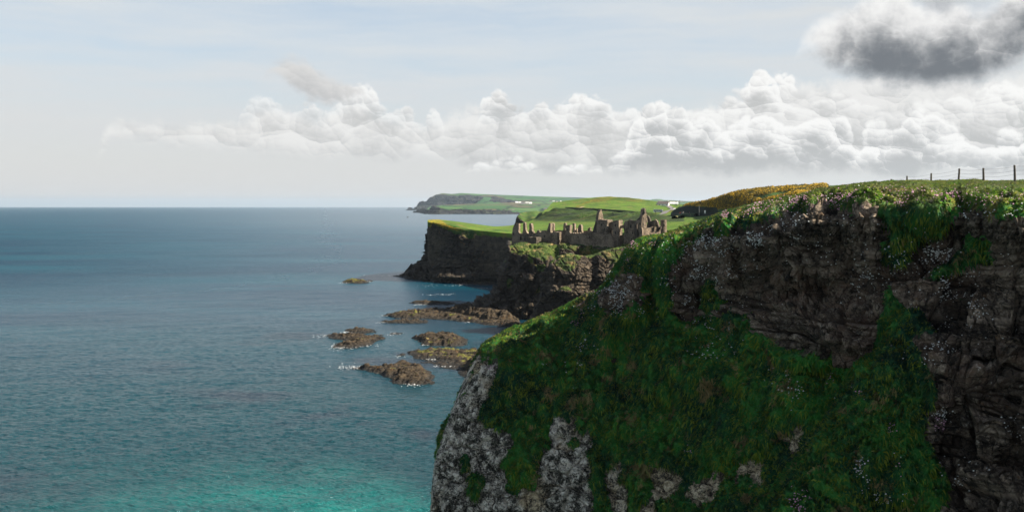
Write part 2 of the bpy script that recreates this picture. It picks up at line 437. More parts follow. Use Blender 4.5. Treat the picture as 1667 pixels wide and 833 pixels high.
def terrain_mat(name, sc_=1.0, rock=((0.024, 0.020, 0.016), (0.210, 0.172, 0.132), (0.150, 0.100, 0.072)), lichen=0.0, orange=0.3,
                g_dark=(0.006, 0.055, 0.024), g_mid=(0.040, 0.200, 0.032), g_bright=(0.18, 0.27, 0.026), g_dry=(0.28, 0.19, 0.085), strata=(0.0, 0.0, 1.0), pale=0.0, dry_at=0.62, strata_k=1.0, gbump=1.0, top_z=None, block_tone=False):
    """rock and turf; attributes: grass (0 rock..1 turf), pale (limestone), gorse, wet"""
    m, T, b = new_mat(name)
    P = position(T)
    g = T.attr('grass'); pl = T.attr('pale'); go = T.attr('gorse'); wet = T.attr('wet'); dk = T.attr('dark')
    nA = T.noise(P, 0.11 / sc_, 5, 0.6)
    nB = T.noise(P, 0.9 / sc_, 7, 0.65)
    nC = T.noise(P, 5.0 / sc_, 5, 0.65)
    # bedding planes
    s = T.n.new('ShaderNodeVectorMath'); s.operation = 'DOT_PRODUCT'; T.l.new(P, s.inputs[0]); s.inputs[1].default_value = strata
    bed = T.add(T.mul(s.outputs['Value'], 1.0 / sc_), T.mul(nA, 2.2))
    bedn = T.noise(T.xyz(T.mul(bed, 1.3), T.mul(nA, 1.5), 0.0), 1.0, 5, 0.7)
    r1 = T.mix(T.smooth(bedn, 0.35, 0.65), rock[0], rock[1])
    r2 = T.mix(T.smooth(nA, 0.42, 0.62), r1, T.mix(T.smooth(nB, 0.3, 0.7), rock[2], rock[0]))
    r3 = T.mix(T.smooth(T.add(T.mul(nB, 0.5), T.mul(nC, 0.5)), 0.46, 0.68), r2, tuple(min(1, k * 1.6) for k in rock[1]))
    r3 = T.mix(T.smooth(T.noise(T.vadd(P, (3, 9, 2)), 0.6 / sc_, 6, 0.7), 0.52, 0.66), r3, tuple(k * 0.7 for k in rock[0]))
    cr = T.vor(T.vadd(P, T.vmul(T.xyz(nB, nA, nC), (0.9 * sc_,) * 3)), 0.55 / sc_, 'DISTANCE_TO_EDGE')
    crk = T.smooth(cr, 0.0, 0.035, 0.25, 1.0)
    r3 = T.mix(T.sub(1.0, crk), r3, (0.006, 0.006, 0.006))
    # orange and white lichens
    o = T.mul(T.smooth(T.noise(T.vadd(P, (9, 3, 5)), 0.5 / sc_, 6, 0.7), 0.60, 0.72), orange)
    r3 = T.mix(o, r3, (0.27, 0.13, 0.03))
    wl = T.mul(T.smooth(T.noise(T.vadd(P, (2, 8, 1)), 1.7 / sc_, 7, 0.75), 0.60, 0.68), T.smooth(T.noise(T.vadd(P, (4, 4, 9)), 0.12 / sc_, 3, 0.5), 0.44, 0.6))
    r3 = T.mix(T.mul(wl, lichen), r3, (0.50, 0.49, 0.45))
    # pale limestone
    pm = T.smooth(T.add(nC, T.mul(T.sub(nB, 0.5), 1.1)), 0.38, 0.60)
    pcol = T.mix(pm, (0.045, 0.045, 0.036), T.mix(T.smooth(nB, 0.35, 0.65), (0.40, 0.37, 0.31), (0.82, 0.77, 0.67)))
    pcol = T.mix(T.add(T.smooth(nA, 0.56, 0.66), T.mul(T.smooth(T.sep(P)[0], 9, 14), 0.85), clamp=True), pcol, T.mix(pm, (0.07, 0.06, 0.045), (0.62, 0.51, 0.34)))
    r3 = T.mix(pl, r3, pcol)
    if block_tone:
        r3 = T.mix(1.0, r3, T.mix(T.attr('tone'), (0.45, 0.44, 0.43), (1.75, 1.66, 1.55)), 'MULTIPLY')
    r3 = T.mix(T.mul(wet, 0.75), r3, (0.012, 0.013, 0.013))
    # turf
    gA = T.noise(T.vadd(P, (5, 1, 7)), 0.17 / sc_, 6, 0.62)
    gB = T.noise(P, 2.2 / sc_, 5, 0.6)
    gc = T.mix(T.smooth(gA, 0.36, 0.6), g_dark, g_mid)
    gc = T.mix(T.smooth(gB, 0.48, 0.76), gc, g_bright)  # turf mottled brighter at random
    gc = T.mix(T.mul(T.smooth(T.noise(T.vadd(P, (1, 6, 3)), 0.33 / sc_, 6, 0.66), dry_at - 0.07, dry_at + 0.09), 0.85), gc, g_dry)
    if top_z is not None:
        tz = T.smooth(T.add(T.sep(P)[2], T.mul(T.sub(gB, 0.5), 2.0)), top_z, top_z + 2.0)
        gc = T.mix(T.mul(tz, 0.75), gc, T.mix(T.smooth(T.noise(P, 0.7, 6, 0.65), 0.40, 0.62), (0.10, 0.18, 0.018), (0.19, 0.19, 0.05)))
    gc = T.mix(dk, gc, (0.010, 0.018, 0.008))
    yel = T.smooth(T.noise(P, 1.3 / sc_, 6, 0.7), 0.44, 0.53)
    gc = T.mix(go, gc, T.mix(yel, (0.035, 0.045, 0.010), (0.60, 0.34, 0.006)))
    gm = T.smooth(T.add(g, T.mul(T.sub(T.add(T.mul(nB, 0.6), T.mul(nC, 0.4)), 0.5), 1.2)), 0.40, 0.60)
    T.put(b.inputs['Base Color'], T.mix(gm, r3, gc))
    b.inputs['Roughness'].default_value = 0.85
    T.put(b.inputs['Roughness'], T.mad(wet, -0.4, 0.88))
    b.inputs['Specular IOR Level'].default_value = 0.25
    hr = T.add(T.add(T.mul(nB, 1.0), T.mul(nC, 0.35)), T.mul(crk, 0.35))
    hr = T.add(hr, T.mul(bedn, 0.6 * strata_k))
    hg = T.add(T.mul(gB, 0.8), T.mul(nC, 0.5))
    h = T.mad(gm, T.sub(T.mul(hg, gbump), hr), hr)
    T.l.new(bump(T, h, 0.85, 0.8 * sc_), b.inputs['Normal'])
    return m

# ------------------------------------------------------------------ relief builder: a cliff or hill swept below a skyline
def relief(name, mat, top, ctrl, bot, ncol, nrow, feats=(), disp=None, masks=None, back=(60, -0.02), nback=10, rnd=(0, 1), sx=1.0, sy=1.0,
           step=None, power=1.0, skirt=True, lam=0.0, colw=None):
    t = np.array(top, float)
    seg = np.hypot(np.diff(t[:, 0]), np.diff(t[:, 1]) * 0.7)
    if colw is not None: seg = seg * np.array([pinterp(colw, 0.5 * (t[i, 0] + t[i + 1, 0])) for i in range(len(seg))])
    s = np.concatenate([[0], np.cumsum(seg)]); u = np.linspace(0, s[-1], ncol)
    px = np.interp(u, s, t[:, 0]); tp = np.interp(u, s, t[:, 1])
    bt = pinterp(bot, px)
    v = np.linspace(0, 1, nrow) ** power
    PX = np.broadcast_to(px, (nrow, ncol)).copy(); PY = tp[None] + (bt - tp)[None] * v[:, None]
    f = TPS(ctrl, lam, sx, sy)
    Y = f(PX, PY).reshape(nrow, ncol)
    for (cx, cy, rx, ry, a) in feats:
        Y += a * np.exp(-((PX - cx) / rx) ** 2 - ((PY - cy) / ry) ** 2)
    if step is not None: Y += step(PX, PY)
    if rnd[0]:
        k = np.clip((PY - tp[None]) / rnd[1], 0, 1); Y += rnd[0] * (1 - np.sqrt(np.clip(1 - (1 - k) ** 2, 0, 1)))
    G = unproj(PX, PY, Y)
    # inland / behind
    bk = []
    d, slope = back
    for i in range(nback, 0, -1):
        r = G[0].copy(); q = (i / nback) ** 1.5
        hd = r[:, :2] / np.linalg.norm(r[:, :2], axis=1, keepdims=True)
        dd = (d(px) if callable(d) else d) * q; sl = slope(px) if callable(slope) else slope
        r[:, 0] += hd[:, 0] * dd; r[:, 1] += hd[:, 1] * dd; r[:, 2] = np.maximum(r[:, 2] + dd * sl, -4)
        bk.append(r)
    G = np.concatenate([np.array(bk), G], 0) if nback else G
    PXa = np.concatenate([np.broadcast_to(px, (nback, ncol)), PX], 0); PYa = np.concatenate([np.broadcast_to(tp, (nback, ncol)), PY], 0)
    if skirt:
        last = G[-1].copy(); hd = last[:, :2] / np.linalg.norm(last[:, :2], axis=1, keepdims=True)
        rows = []
        for q in (0.34, 0.67, 1.0):
            r = last.copy(); dz = (last[:, 2] + 4) * q; r[:, 2] -= dz; r[:, 0] -= hd[:, 0] * dz * 0.15; r[:, 1] -= hd[:, 1] * dz * 0.15; rows.append(r)
        G = np.concatenate([G, np.array(rows)], 0)
        PXa = np.concatenate([PXa, np.broadcast_to(px, (3, ncol))], 0); PYa = np.concatenate([PYa, np.broadcast_to(bt + 40, (3, ncol))], 0)
    nr = G.shape[0]
    N = grid_normals(G)
    at_ = masks(G.reshape(-1, 3), N.reshape(-1, 3), PXa.ravel(), PYa.ravel()) if masks else {}
    if skirt and 'grass' in at_:
        for k_ in ('grass', 'gorse'): at_[k_] = np.array(at_[k_], float); at_[k_][-3 * ncol:] = 0
    if disp is not None:
        D = disp(G.reshape(-1, 3), N.reshape(-1, 3), PXa.ravel(), PYa.ravel(), at_)
        if isinstance(D, tuple): Vd = D[1]; D = D[0]
        else: Vd = 0
        G = G + (N.reshape(-1, 3) * D[:, None] + Vd).reshape(G.shape)
    o = mesh_np(name, G.reshape(-1, 3), grid_faces(nr, ncol), mat, at_)
    tag(o, kind='structure')
    return dict(obj=o, G=G, N=grid_normals(G), px=px, top=tp, bot=bt, nback=nback, nrow=nrow, attrs={k: v_.reshape(nr, ncol) for k, v_ in at_.items()}, power=power)

def blocks(P, h, w, seed, tan=(-0.75, 0.66), dip=(0.06, 0.03)):
    """jointed beds: courses of rock split by upright joints; returns distance to the nearest joint (m) and a random value per block"""
    wz = fbm(P, 0.10, 3, seed) * 1.1 + fbm(P, 0.6, 3, seed + 1) * 0.14
    ws = fbm(P, 0.14, 3, seed + 2) * 0.9 + fbm(P, 0.8, 3, seed + 3) * 0.16
    z = (P[:, 2] + P[:, 0] * dip[0] + P[:, 1] * dip[1] + wz) / h
    z = z + 0.28 * np.sin(z * 1.7) ; k = np.floor(z); fz = z - k
    off = ((np.sin(k * 12.9898 + seed) * 43758.5453) % 1.0); ww = w * (0.65 + 0.8 * ((np.sin(k * 7.233 + seed * 3) * 23421.63) % 1.0))
    s = (P[:, 0] * tan[0] + P[:, 1] * tan[1] + ws) / ww + off * 5; s = s + 0.3 * np.sin(s * 2.3 + k); j = np.floor(s); fs = s - j
    r = (np.sin(k * 127.1 + j * 311.7 + seed) * 43758.5453) % 1.0
    return np.minimum(np.minimum(fz, 1 - fz) * h, np.minimum(fs, 1 - fs) * ww), r

def rock_disp(P, amp, size, seed=1, strata=None):
    """blocky, jointed rock: big blocks, small blocks, bedding ledges, rough grain"""
    W = P + np.stack([fbm(P, 0.5 / size, 3, seed + 40 + i) for i in range(3)], -1) * size * 0.5
    e1, r1 = cells(W, (0.42 / size, 0.42 / size, 0.55 / size), seed)
    e2, r2 = cells(W, (1.15 / size, 1.15 / size, 1.5 / size), seed + 3)
    d = (r1 - 0.5) * 1.25 + (r2 - 0.5) * 0.55 - 0.95 * (1 - sstep(e1, 0, 0.13)) - 0.40 * (1 - sstep(e2, 0, 0.16))
    d = d + fbm(P, 0.12 / size, 4, seed + 9) * 1.1 + fbm(P, 2.4 / size, 4, seed + 11, ridged=True) * 0.13
    if strata is not None:
        z = P @ np.array(strata, np.float32) + fbm(P, 0.05 / size, 3, seed + 21) * 1.2 * size
        q = np.stack([z / size * 0.55, 0 * z, 0 * z + 3.3], -1)
        d = d + 0.75 * vnoise(q, seed + 30) + 0.3 * vnoise(q * 3.1, seed + 31)
    return d * amp

# ------------------------------------------------------------------ sea
def build_sea():
    # one sheet to the horizon, finest near the shore so that the waves there are real geometry
    us = np.concatenate([np.linspace(-4, -0.6, 24), np.linspace(-0.58, 0.12, 1150), np.linspace(0.15, 4, 26)])
    q = np.concatenate([np.linspace(3000, 590, 20), np.arange(585, 30, -0.62), np.array([29, 26, 22, 18, 15, 12, 9, 7, 5, 4, 3, 2.5, 2.2])])
    ys = CAMH * FPX / q
    U, Yg = np.meshgrid(us, ys)
    P = np.stack([U * Yg, Yg, 0 * U], -1).reshape(-1, 3)
    a = math.radians(14); R = np.array([[math.cos(a), -math.sin(a), 0], [math.sin(a), math.cos(a), 0], [0, 0, 1]])
    a2 = math.radians(-22); R2 = np.array([[math.cos(a2), -math.sin(a2), 0], [math.sin(a2), math.cos(a2), 0], [0, 0, 1]])
    w = P @ R; w2 = P @ R2; Yv = P[:, 1]
    gust = 0.75 + 0.5 * fbm(P, (0.012, 0.03, 1), 3, 2)
    z = fbm(w, (0.035, 0.10, 1), 2, 3) * 0.36 * sstep(Yv, 1500, 500)
    z = z + fbm(w, (0.20, 0.42, 1), 2, 5, ridged=True) * 0.24 * sstep(Yv, 620, 260) * gust
    z = z + fbm(w2, (0.26, 0.50, 1), 2, 8) * 0.30 * sstep(Yv, 620, 260) * gust
    z = z + fbm(w2, (0.7, 1.3, 1), 3, 11) * 0.20 * sstep(Yv, 330, 190) * gust
    P[:, 2] = z * sstep(np.abs(P[:, 0] / Yv), 1.5, 0.58)
    m, T, b = new_mat('sea_water')
    Pn = position(T)
    x, y, zz = T.sep(Pn)
    # --- sea floor seen through the water: pale sand shelf close in, weed-covered reef, deep water
    n1 = T.noise(Pn, 0.012, 5, 0.6); n2 = T.noise(Pn, 0.05, 5, 0.6)
    yy = T.add(y, T.mul(T.sub(n1, 0.5), 60.0))
    sand = T.mul(T.smooth(T.add(T.add(y, T.mul(x, 1.63)), T.mul(T.sub(n2, 0.5), 24.0)), 163, 138), T.smooth(T.add(x, T.mul(T.sub(n1, 0.5), 50.0)), -100, -30))
    sand = T.mul(sand, T.smooth(y, 212, 166))
    deep = T.mix(T.smooth(T.noise(T.vmul(Pn, (0.35, 1.0, 1.0)), 0.010, 6, 0.62), 0.38, 0.66), (0.0012, 0.030, 0.058), (0.003, 0.054, 0.084))
    mid = T.mix(T.smooth(T.add(y, T.mul(T.sub(n1, 0.5), 160)), 520, 180), deep, (0.002, 0.042, 0.052))
    # weed patches
    wd = T.mul(T.smooth(T.noise(T.vmul(Pn, (0.8, 1.0, 1.0)), 0.021, 6, 0.6), 0.50, 0.64), T.mul(T.smooth(y, 520, 330), T.smooth(x, -150, -70)))
    mid = T.mix(T.mul(wd, 0.8), mid, (0.012, 0.022, 0.036))
    col = T.mix(sand, mid, T.mix(T.smooth(n2, 0.35, 0.7), (0.003, 0.088, 0.088), (0.006, 0.165, 0.148)))
    T.put(b.inputs['Base Color'], col)
    b.inputs['Specular Tint'].default_value = (0.62, 0.86, 1.0, 1)  # blue put into the reflections, standing in for bluer sky overhead
    b.inputs['IOR'].default_value = 1.33
    lee = T.smooth(T.math('DIVIDE', T.add(T.add(x, T.mul(y, 0.20)), T.mul(T.sub(n1, 0.5), 120)), T.mad(y, 0.32, 140.0)), -0.9, 0.45)
    T.put(b.inputs['Specular IOR Level'], T.add(T.mad(lee, 0.62, 0.13), T.mul(T.smooth(y, 700, 240), 0.34), clamp=True))
    wq = T.n.new('ShaderNodeVectorRotate'); wq.rotation_type = 'Z_AXIS'; T.l.new(Pn, wq.inputs['Vector']); wq.inputs['Angle'].default_value = math.radians(20)
    W = wq.outputs[0]
    h1 = T.noise(T.vmul(W, (0.35, 1.0, 1.0)), 0.42, 6, 0.62)
    h2 = T.noise(T.vmul(W, (0.5, 1.0, 1.0)), 1.6, 5, 0.6)
    h3 = T.noise(T.vmul(W, (0.35, 1.0, 1.0)), 0.06, 4, 0.6)
    wind = T.noise(T.vmul(Pn, (0.25, 1.0, 1.0)), 0.009, 5, 0.55)
    slick = T.smooth(wind, 0.3, 0.7, 0.85, 1.1)
    h = T.mul(T.add(T.add(T.mul(h1, 2.4), T.mul(h2, 0.8)), T.mul(h3, 1.2)), slick)
    bn = bump(T, h, 0.9, 1.0); T.put(bn.node.inputs['Strength'], T.smooth(y, 3500, 500, 0.0, 0.9)); T.l.new(bn, b.inputs['Normal'])
    T.put(b.inputs['Roughness'], T.add(0.17, T.mul(T.smooth(y, 180, 900), T.mad(lee, -0.24, 0.29))))
    o = mesh_np('sea', P, grid_faces(len(ys), len(us)), m)
    tag(o, kind='structure')
build_sea()

# ------------------------------------------------------------------ the near cliff
M_near = terrain_mat('near_cliff_ground', 1.0, lichen=0.85, orange=0.35, top_z=50.0, block_tone=True)
FG_TOP = [(697, 900), (701, 833), (706, 770), (713, 732), (725, 693), (742, 653), (760, 608), (775, 579), (788, 562), (820, 542), (850, 530), (900, 508), (935, 494), (960, 483), (985, 460), (1003, 434),
          (1018, 410), (1034, 394), (1060, 389), (1086, 384), (1104, 378), (1119, 371), (1142, 361), (1165, 352), (1188, 345), (1210, 341), (1231, 337), (1257, 331), (1290, 323), (1308, 317), (1340, 310), (1380, 304), (1430, 300), (1480, 299), (1520, 300), (1560, 298), (1610, 298.5), (1667, 297.5), (1800, 293), (2050, 287), (2300, 282)]
FG_CTRL = [(697, 900, 118), (701, 833, 119), (713, 730, 121), (742, 650, 124), (788, 558, 132), (850, 526, 139), (900, 503, 139), (960, 478, 128), (1003, 428, 118.5), (1032, 388, 117), (1105, 376, 115), (1160, 353, 113), (1190, 345, 111),
           (1250, 332, 107), (1330, 311, 103), (1430, 295, 100), (1520, 297, 97), (1610, 295, 95), (1700, 293, 94), (2050, 284, 90),
           (1190, 366, 103), (1250, 347, 99), (1320, 329, 94), (1400, 318, 90), (1500, 318, 86), (1600, 319, 83), (1667, 320, 81), (2050, 330, 70),
           (1250, 450, 98), (1250, 540, 97), (1320, 400, 92.5), (1320, 500, 92), (1320, 580, 91), (1400, 400, 88.5), (1400, 500, 88), (1400, 600, 87), (1500, 380, 84.5), (1500, 520, 83), (1600, 400, 81.5), (1600, 550, 80), (1600, 700, 78), (1667, 450, 79.5), (1667, 600, 77), (1667, 833, 73), (1600, 833, 75), (1520, 700, 81), (1520, 833, 78), (2050, 833, 62),
           (1100, 430, 112.5), (1170, 430, 107.5), (1100, 500, 111.5), (1180, 520, 106), (1040, 440, 114.5), (1040, 500, 113.5), (985, 500, 117.5),
           (1250, 600, 97), (1250, 700, 94), (1200, 600, 101), (1200, 700, 97.5), (1200, 833, 93), (1320, 650, 91), (1320, 740, 89), (1290, 833, 87), (1100, 600, 108), (1100, 700, 104.5), (1100, 833, 100.5), (1000, 560, 116), (1000, 640, 113), (1000, 740, 109.5), (1000, 833, 107),
           (930, 535, 124), (870, 556, 126), (930, 568, 121), (930, 610, 118.8), (870, 640, 119), (900, 750, 113), (900, 833, 111), (820, 580, 123), (815, 650, 119.5), (800, 740, 117), (800, 833, 114), (740, 760, 118.5), (740, 833, 116.5),
           (697, 1150, 112), (900, 1150, 103), (1200, 1150, 84), (1600, 1150, 66), (2050, 1150, 52)]
FG_FEATS = [(1335, 472, 48, 20, 3.6), (1290, 480, 40, 16, 1.6), (1385, 430, 16, 26, 1.5), (1205, 425, 13, 55, 3.2), (1437, 395, 9, 60, 2.2), (1240, 395, 8, 60, 1.2), (1500, 372, 70, 10, 0.8), (1560, 395, 60, 26, 1.2), (1618, 592, 24, 13, 3.0), (1655, 745, 22, 40, 3.0), (1560, 500, 10, 50, 1.0),
            (1170, 415, 30, 55, -2.6), (1105, 455, 36, 48, -2.4), (990, 478, 26, 22, -2.0), (1030, 485, 22, 28, -1.5), (1140, 500, 26, 30, 1.8), (1065, 480, 15, 50, 1.5), (1340, 560, 60, 20, -1.0), (1350, 610, 45, 22, 2.2),
            (1320, 440, 40, 22, -1.0), (1400, 520, 40, 30, -0.9), (1500, 460, 30, 60, -0.8), (1640, 500, 30, 60, -1.2), (1580, 640, 40, 40, -1.2),
            (1150, 600, 70, 40, -2.2), (1230, 640, 70, 60, -1.4), (1010, 620, 40, 60, 1.0), (1085, 680, 26, 80, 1.0), (950, 650, 26, 70, -1.0), (1180, 760, 60, 30, 1.2), (860, 720, 60, 40, -0.8)]
RIDGE = [(1468, 470), (1455, 520), (1438, 565), (1400, 625), (1345, 700), (1290, 768), (1235, 833), (1130, 960), (960, 1150)]
def fg_step(px, py):
    d = line_sd(px, py, RIDGE)
    amp = np.interp(py, [470, 520, 600, 700, 833, 1150], [0, 1.2, 4.5, 8.0, 11.5, 15])
    return -amp * sstep(d, -5, 16) * (1 - 0.72 * sstep(d, 30, 230))

ROCK = [[(1192, 372), (1250, 352), (1300, 338), (1340, 332), (1470, 331), (1667, 335), (2400, 340), (2400, 1300), (1560, 1300), (1500, 900), (1540, 780), (1500, 700), (1530, 640), (1500, 600), (1452, 470), (1425, 560), (1400, 612), (1330, 588), (1280, 566), (1228, 548), (1200, 500), (1180, 430)],
        [(962, 480), (980, 452), (1010, 446), (1045, 450), (1052, 480), (1020, 508), (985, 506)],
        [(1085, 430), (1110, 402), (1150, 385), (1200, 370), (1232, 430), (1232, 540), (1200, 520), (1135, 535), (1095, 515), (1080, 470)]]
TURF = [[(1430, 330), (1560, 326), (1570, 350), (1500, 400), (1470, 440), (1425, 420), (1450, 380)],
        [(1640, 325), (2300, 325), (2300, 350), (1600, 350)],
        [(1455, 480), (1480, 500), (1510, 520), (1520, 545), (1480, 560), (1500, 600), (1460, 640), (1500, 690), (1470, 760), (1500, 1300), (1100, 1300), (1240, 833), (1345, 700), (1415, 610), (1440, 540)],
        [(1570, 400), (1600, 390), (1620, 430), (1560, 440), (1520, 470), (1500, 450)],
        [(1130, 470), (1160, 450), (1180, 500), (1150, 530)]]
LIME = [[(690, 1300), (700, 760), (745, 650), (770, 600), (783, 585), (800, 592), (795, 620), (770, 655), (775, 690), (800, 700), (828, 718), (815, 750), (822, 790), (850, 833), (850, 1300)], [(860, 1300), (850, 800), (872, 800), (880, 745), (905, 690), (945, 688), (956, 760), (958, 833), (960, 1300)],
        [(985, 770), (1010, 760), (1030, 833), (1000, 840)], [(1045, 780), (1060, 755), (1100, 765), (1110, 800), (1070, 815)], [(1110, 800), (1165, 770), (1195, 775), (1180, 812), (1140, 825)], [(1190, 765), (1200, 745), (1250, 742), (1255, 760), (1240, 790), (1205, 795)], [(1280, 715), (1300, 700), (1300, 740)], [(1040, 820), (1060, 810), (1100, 860), (1040, 860)]]
def fg_masks(P, N, px, py):
    n = fbm(P, 0.16, 5, 51) * 26 + fbm(P, 0.9, 4, 52) * 14
    rk = np.full(len(P), -1e9)
    moss = fbm(P, (0.3, 0.3, 0.22), 5, 151) * 34
    for i, p in enumerate(ROCK): rk = np.maximum(rk, poly_sd(px, py, p) + (moss - 3 if i else np.minimum(0, moss + 6) * sstep(px, 1330, 1210)))
    tf = np.full(len(P), -1e9)
    for p in TURF: tf = np.maximum(tf, poly_sd(px, py, p))
    lm = np.full(len(P), -1e9)
    for i, p in enumerate(LIME): lm = np.maximum(lm, poly_sd(px, py, p) - (4 if i > 1 else 0))
    tight = np.minimum(1.0, 0.25 + np.clip((py - 340) / 120, 0, 1))      # keep the turf lip tidy near the skyline
    rock = sstep(rk + n * tight, -6, 10) * (1 - sstep(tf + n * 1.3, -8, 10))
    streak = fbm(P, (0.55, 0.55, 0.16), 5, 53)
    lime = sstep(lm + n * 0.8 + streak * 34, -16, 4) * (1 - 0.9 * sstep(fbm(P, (0.28, 0.28, 0.18), 5, 58), 0.22, 0.36))
    # odd lime specks higher up the nose
    speck = sstep(fbm(P, (0.5, 0.5, 0.25), 4, 55), 0.34, 0.5) * sstep(px, 1100, 900) * sstep(py, 560, 700)
    lime = np.maximum(lime, speck)
    soil = sstep(fbm(P, (0.35, 0.35, 0.2), 5, 59), 0.34, 0.46) * sstep(px, 820, 900) * sstep(py, 420, 470) * 0.9
    rock = np.maximum(np.maximum(rock, lime), soil)
    # ledges on the wall carry turf
    ledge = sstep(fbm(P, (0.12, 0.12, 0.3), 5, 57), 0.30, 0.48)
    rock = rock * (1 - 0.9 * ledge * (lime < 0.5))
    z = P[:, 2]
    _, b1 = blocks(P, 2.3, 2.4, 5); _, b2 = blocks(P, 0.85, 1.0, 9)
    return dict(tone=np.where(lime > 0.3, 0.42, np.clip(0.55 * b1 + 0.45 * b2, 0, 1)), grass=1 - rock, pale=lime, gorse=0 * z, wet=sstep(z, 3.0, 0.5), dark=0 * z)
def fg_disp(P, N, px, py, a):
    rock = 1 - a['grass']; lime = a['pale']
    strat = sstep(px, 1180, 1300)
    r = rock_disp(P, 1.35, 1.5, 3, (0.05, 0.02, 1.0))
    W2 = P + np.stack([fbm(P, 0.3, 3, 170 + i) for i in range(3)], -1) * 0.5
    ec, rc_ = cells(W2, (0.75, 0.75, 0.13), 15)
    colz = sstep(P[:, 2] + fbm(P, 0.08, 3, 16) * 5, 41, 46) * sstep(fbm(P, 0.06, 3, 18), -0.35, 0.0)
    bd, br = blocks(P, 2.3, 2.4, 5); bd2, br2 = blocks(P, 0.85, 1.0, 9)
    r = r * 0.45 + (br - 0.5) * 1.7 - 1.25 * (1 - sstep(bd, 0.03, 0.24)) + (br2 - 0.5) * 0.6 - 0.5 * (1 - sstep(bd2, 0.02, 0.13))
    r = r * (1 - 0.45 * colz) + colz * ((rc_ - 0.5) * 1.0 - 0.6 * (1 - sstep(ec, 0, 0.22)))
    rl = rock_disp(P, 0.5, 0.9, 9) + fbm(P, 1.5, 4, 66, ridged=True) * 0.12
    hum = fbm(P, 0.13, 3, 60) * 1.5 + fbm(P, (0.34, 0.34, 0.20), 4, 61) * 1.3 + fbm(P, (1.0, 1.0, 0.5), 4, 62) * 0.42
    W = P + np.stack([fbm(P, 0.35, 3, 70 + i) for i in range(3)], -1) * 1.4
    hum = hum + (fbm(W, (0.8, 0.8, 0.32), 4, 63, ridged=True)) * 0.36
    e4, r4 = cells(W, (0.62, 0.62, 0.34), 67)
    hum = hum + (sstep(e4, 0, 0.6) - 0.5) * 0.45 + (r4 - 0.5) * 0.25
    top = sstep(py, 600, 560) * sstep(px, 1180, 1240) * sstep(py, 325, 315)
    hum = hum * (1 - 0.72 * top)
    d = rock * (lime * rl + (1 - lime) * r) + (1 - rock) * (hum + 0.25)
    # stay close to the drawn skyline
    sky = sstep(py - np.interp(px, [t[0] for t in FG_TOP], [t[1] for t in FG_TOP]), 0, 26)
    d = d * (0.30 + 0.70 * sky)
    # lean turf lip
    lipn = (1 - sky) * fbm(P, (0.5, 0.5, 0.5), 4, 64) * 0.34
    return d, np.stack([0 * d, 0 * d, lipn], -1)
FG = relief('cliff', M_near, FG_TOP, FG_CTRL, [(690, 1150), (2400, 1150)], 1500, 1050, FG_FEATS, fg_disp, fg_masks,
            back=(lambda px: np.interp(px, [700, 1190, 1300, 1450, 1600, 1800], [34, 30, 26, 46, 60, 90]), lambda px: np.interp(px, [700, 1190, 1300, 1410], [-1.1, -1.0, -0.5, -0.015])), nback=24,
            rnd=(6.0, 28.0), sx=1.0, sy=1.0, step=fg_step, power=1.0, colw=[(690, 1.15), (1667, 1.0), (1700, 0.25), (2400, 0.15)])
FG['obj'].name = 'cliff'

# ------------------------------------------------------------------ castle rock, the lower ridge, the headland, the fields
def simple_masks(gr, wet_z=2.5):
    def f(P, N, px, py):
        g = gr(P, N, px, py)
        if not isinstance(g, dict): g = dict(grass=g)
        z = P[:, 2]
        o = dict(grass=g['grass'], pale=g.get('pale', 0 * z), gorse=g.get('gorse', 0 * z), wet=sstep(z, wet_z, wet_z * 0.3), dark=g.get('dark', 0 * z))
        return o
    return f

M_rock2 = terrain_mat('castle_rock_ground', 1.6, rock=((0.020, 0.017, 0.014), (0.100, 0.076, 0.052), (0.060, 0.044, 0.032)), lichen=0.25, orange=0.3, g_dark=(0.018, 0.045, 0.010), g_mid=(0.060, 0.100, 0.014), g_bright=(0.15, 0.15, 0.028), dry_at=0.58)
CR_TOP = [(757, 520), (766, 512), (785, 497), (800, 486), (812, 470), (817, 452), (822, 436), (828, 420), (833, 401), (845, 398), (870, 398), (900, 397), (940, 398), (965, 399), (990, 404), (1010, 398), (1035, 394), (1060, 388), (1100, 380), (1140, 372)]
CR_CTRL = [(757, 520, 452), (785, 497, 456), (812, 470, 460), (822, 436, 464), (833, 401, 470), (870, 397, 474), (900, 397, 470), (940, 398, 464), (990, 404, 458), (1035, 394, 456), (1100, 380, 470), (1140, 372, 480),
           (845, 410, 464), (862, 412, 458), (880, 404, 462), (870, 425, 452), (892, 432, 449), (893, 452, 447), (850, 440, 457), (860, 480, 450), (830, 490, 453), (840, 520, 446), (800, 520, 449), (900, 480, 446), (900, 410, 462), (930, 408, 460), (938, 415, 464), (965, 415, 462), (960, 440, 456), (1000, 420, 456), (900, 525, 440), (1000, 530, 436), (1100, 500, 440), (1140, 530, 440)]
def cr_gr(P, N, px, py):
    n = fbm(P, 0.06, 4, 81) * 16 + fbm(P, 0.3, 3, 82) * 8
    g = sstep(N[:, 2] + n * 0.012, 0.55, 0.75) * sstep(P[:, 2], 22, 27)
    for poly in ([(880, 400), (942, 398), (940, 410), (905, 407), (880, 405)], [(850, 408), (868, 410), (872, 425), (893, 424), (896, 440), (890, 455), (875, 445), (862, 432)], [(835, 400), (855, 400), (845, 412), (830, 420), (826, 440), (820, 440)], [(825, 450), (838, 450), (830, 470), (822, 470)],
                 [(940, 400), (1010, 402), (1020, 420), (990, 430), (940, 420)], [(868, 470), (880, 462), (885, 478), (872, 480)]):
        g = np.maximum(g, sstep(poly_sd(px, py, poly) + n * 0.45, -2, 4))
    return g * 0.66
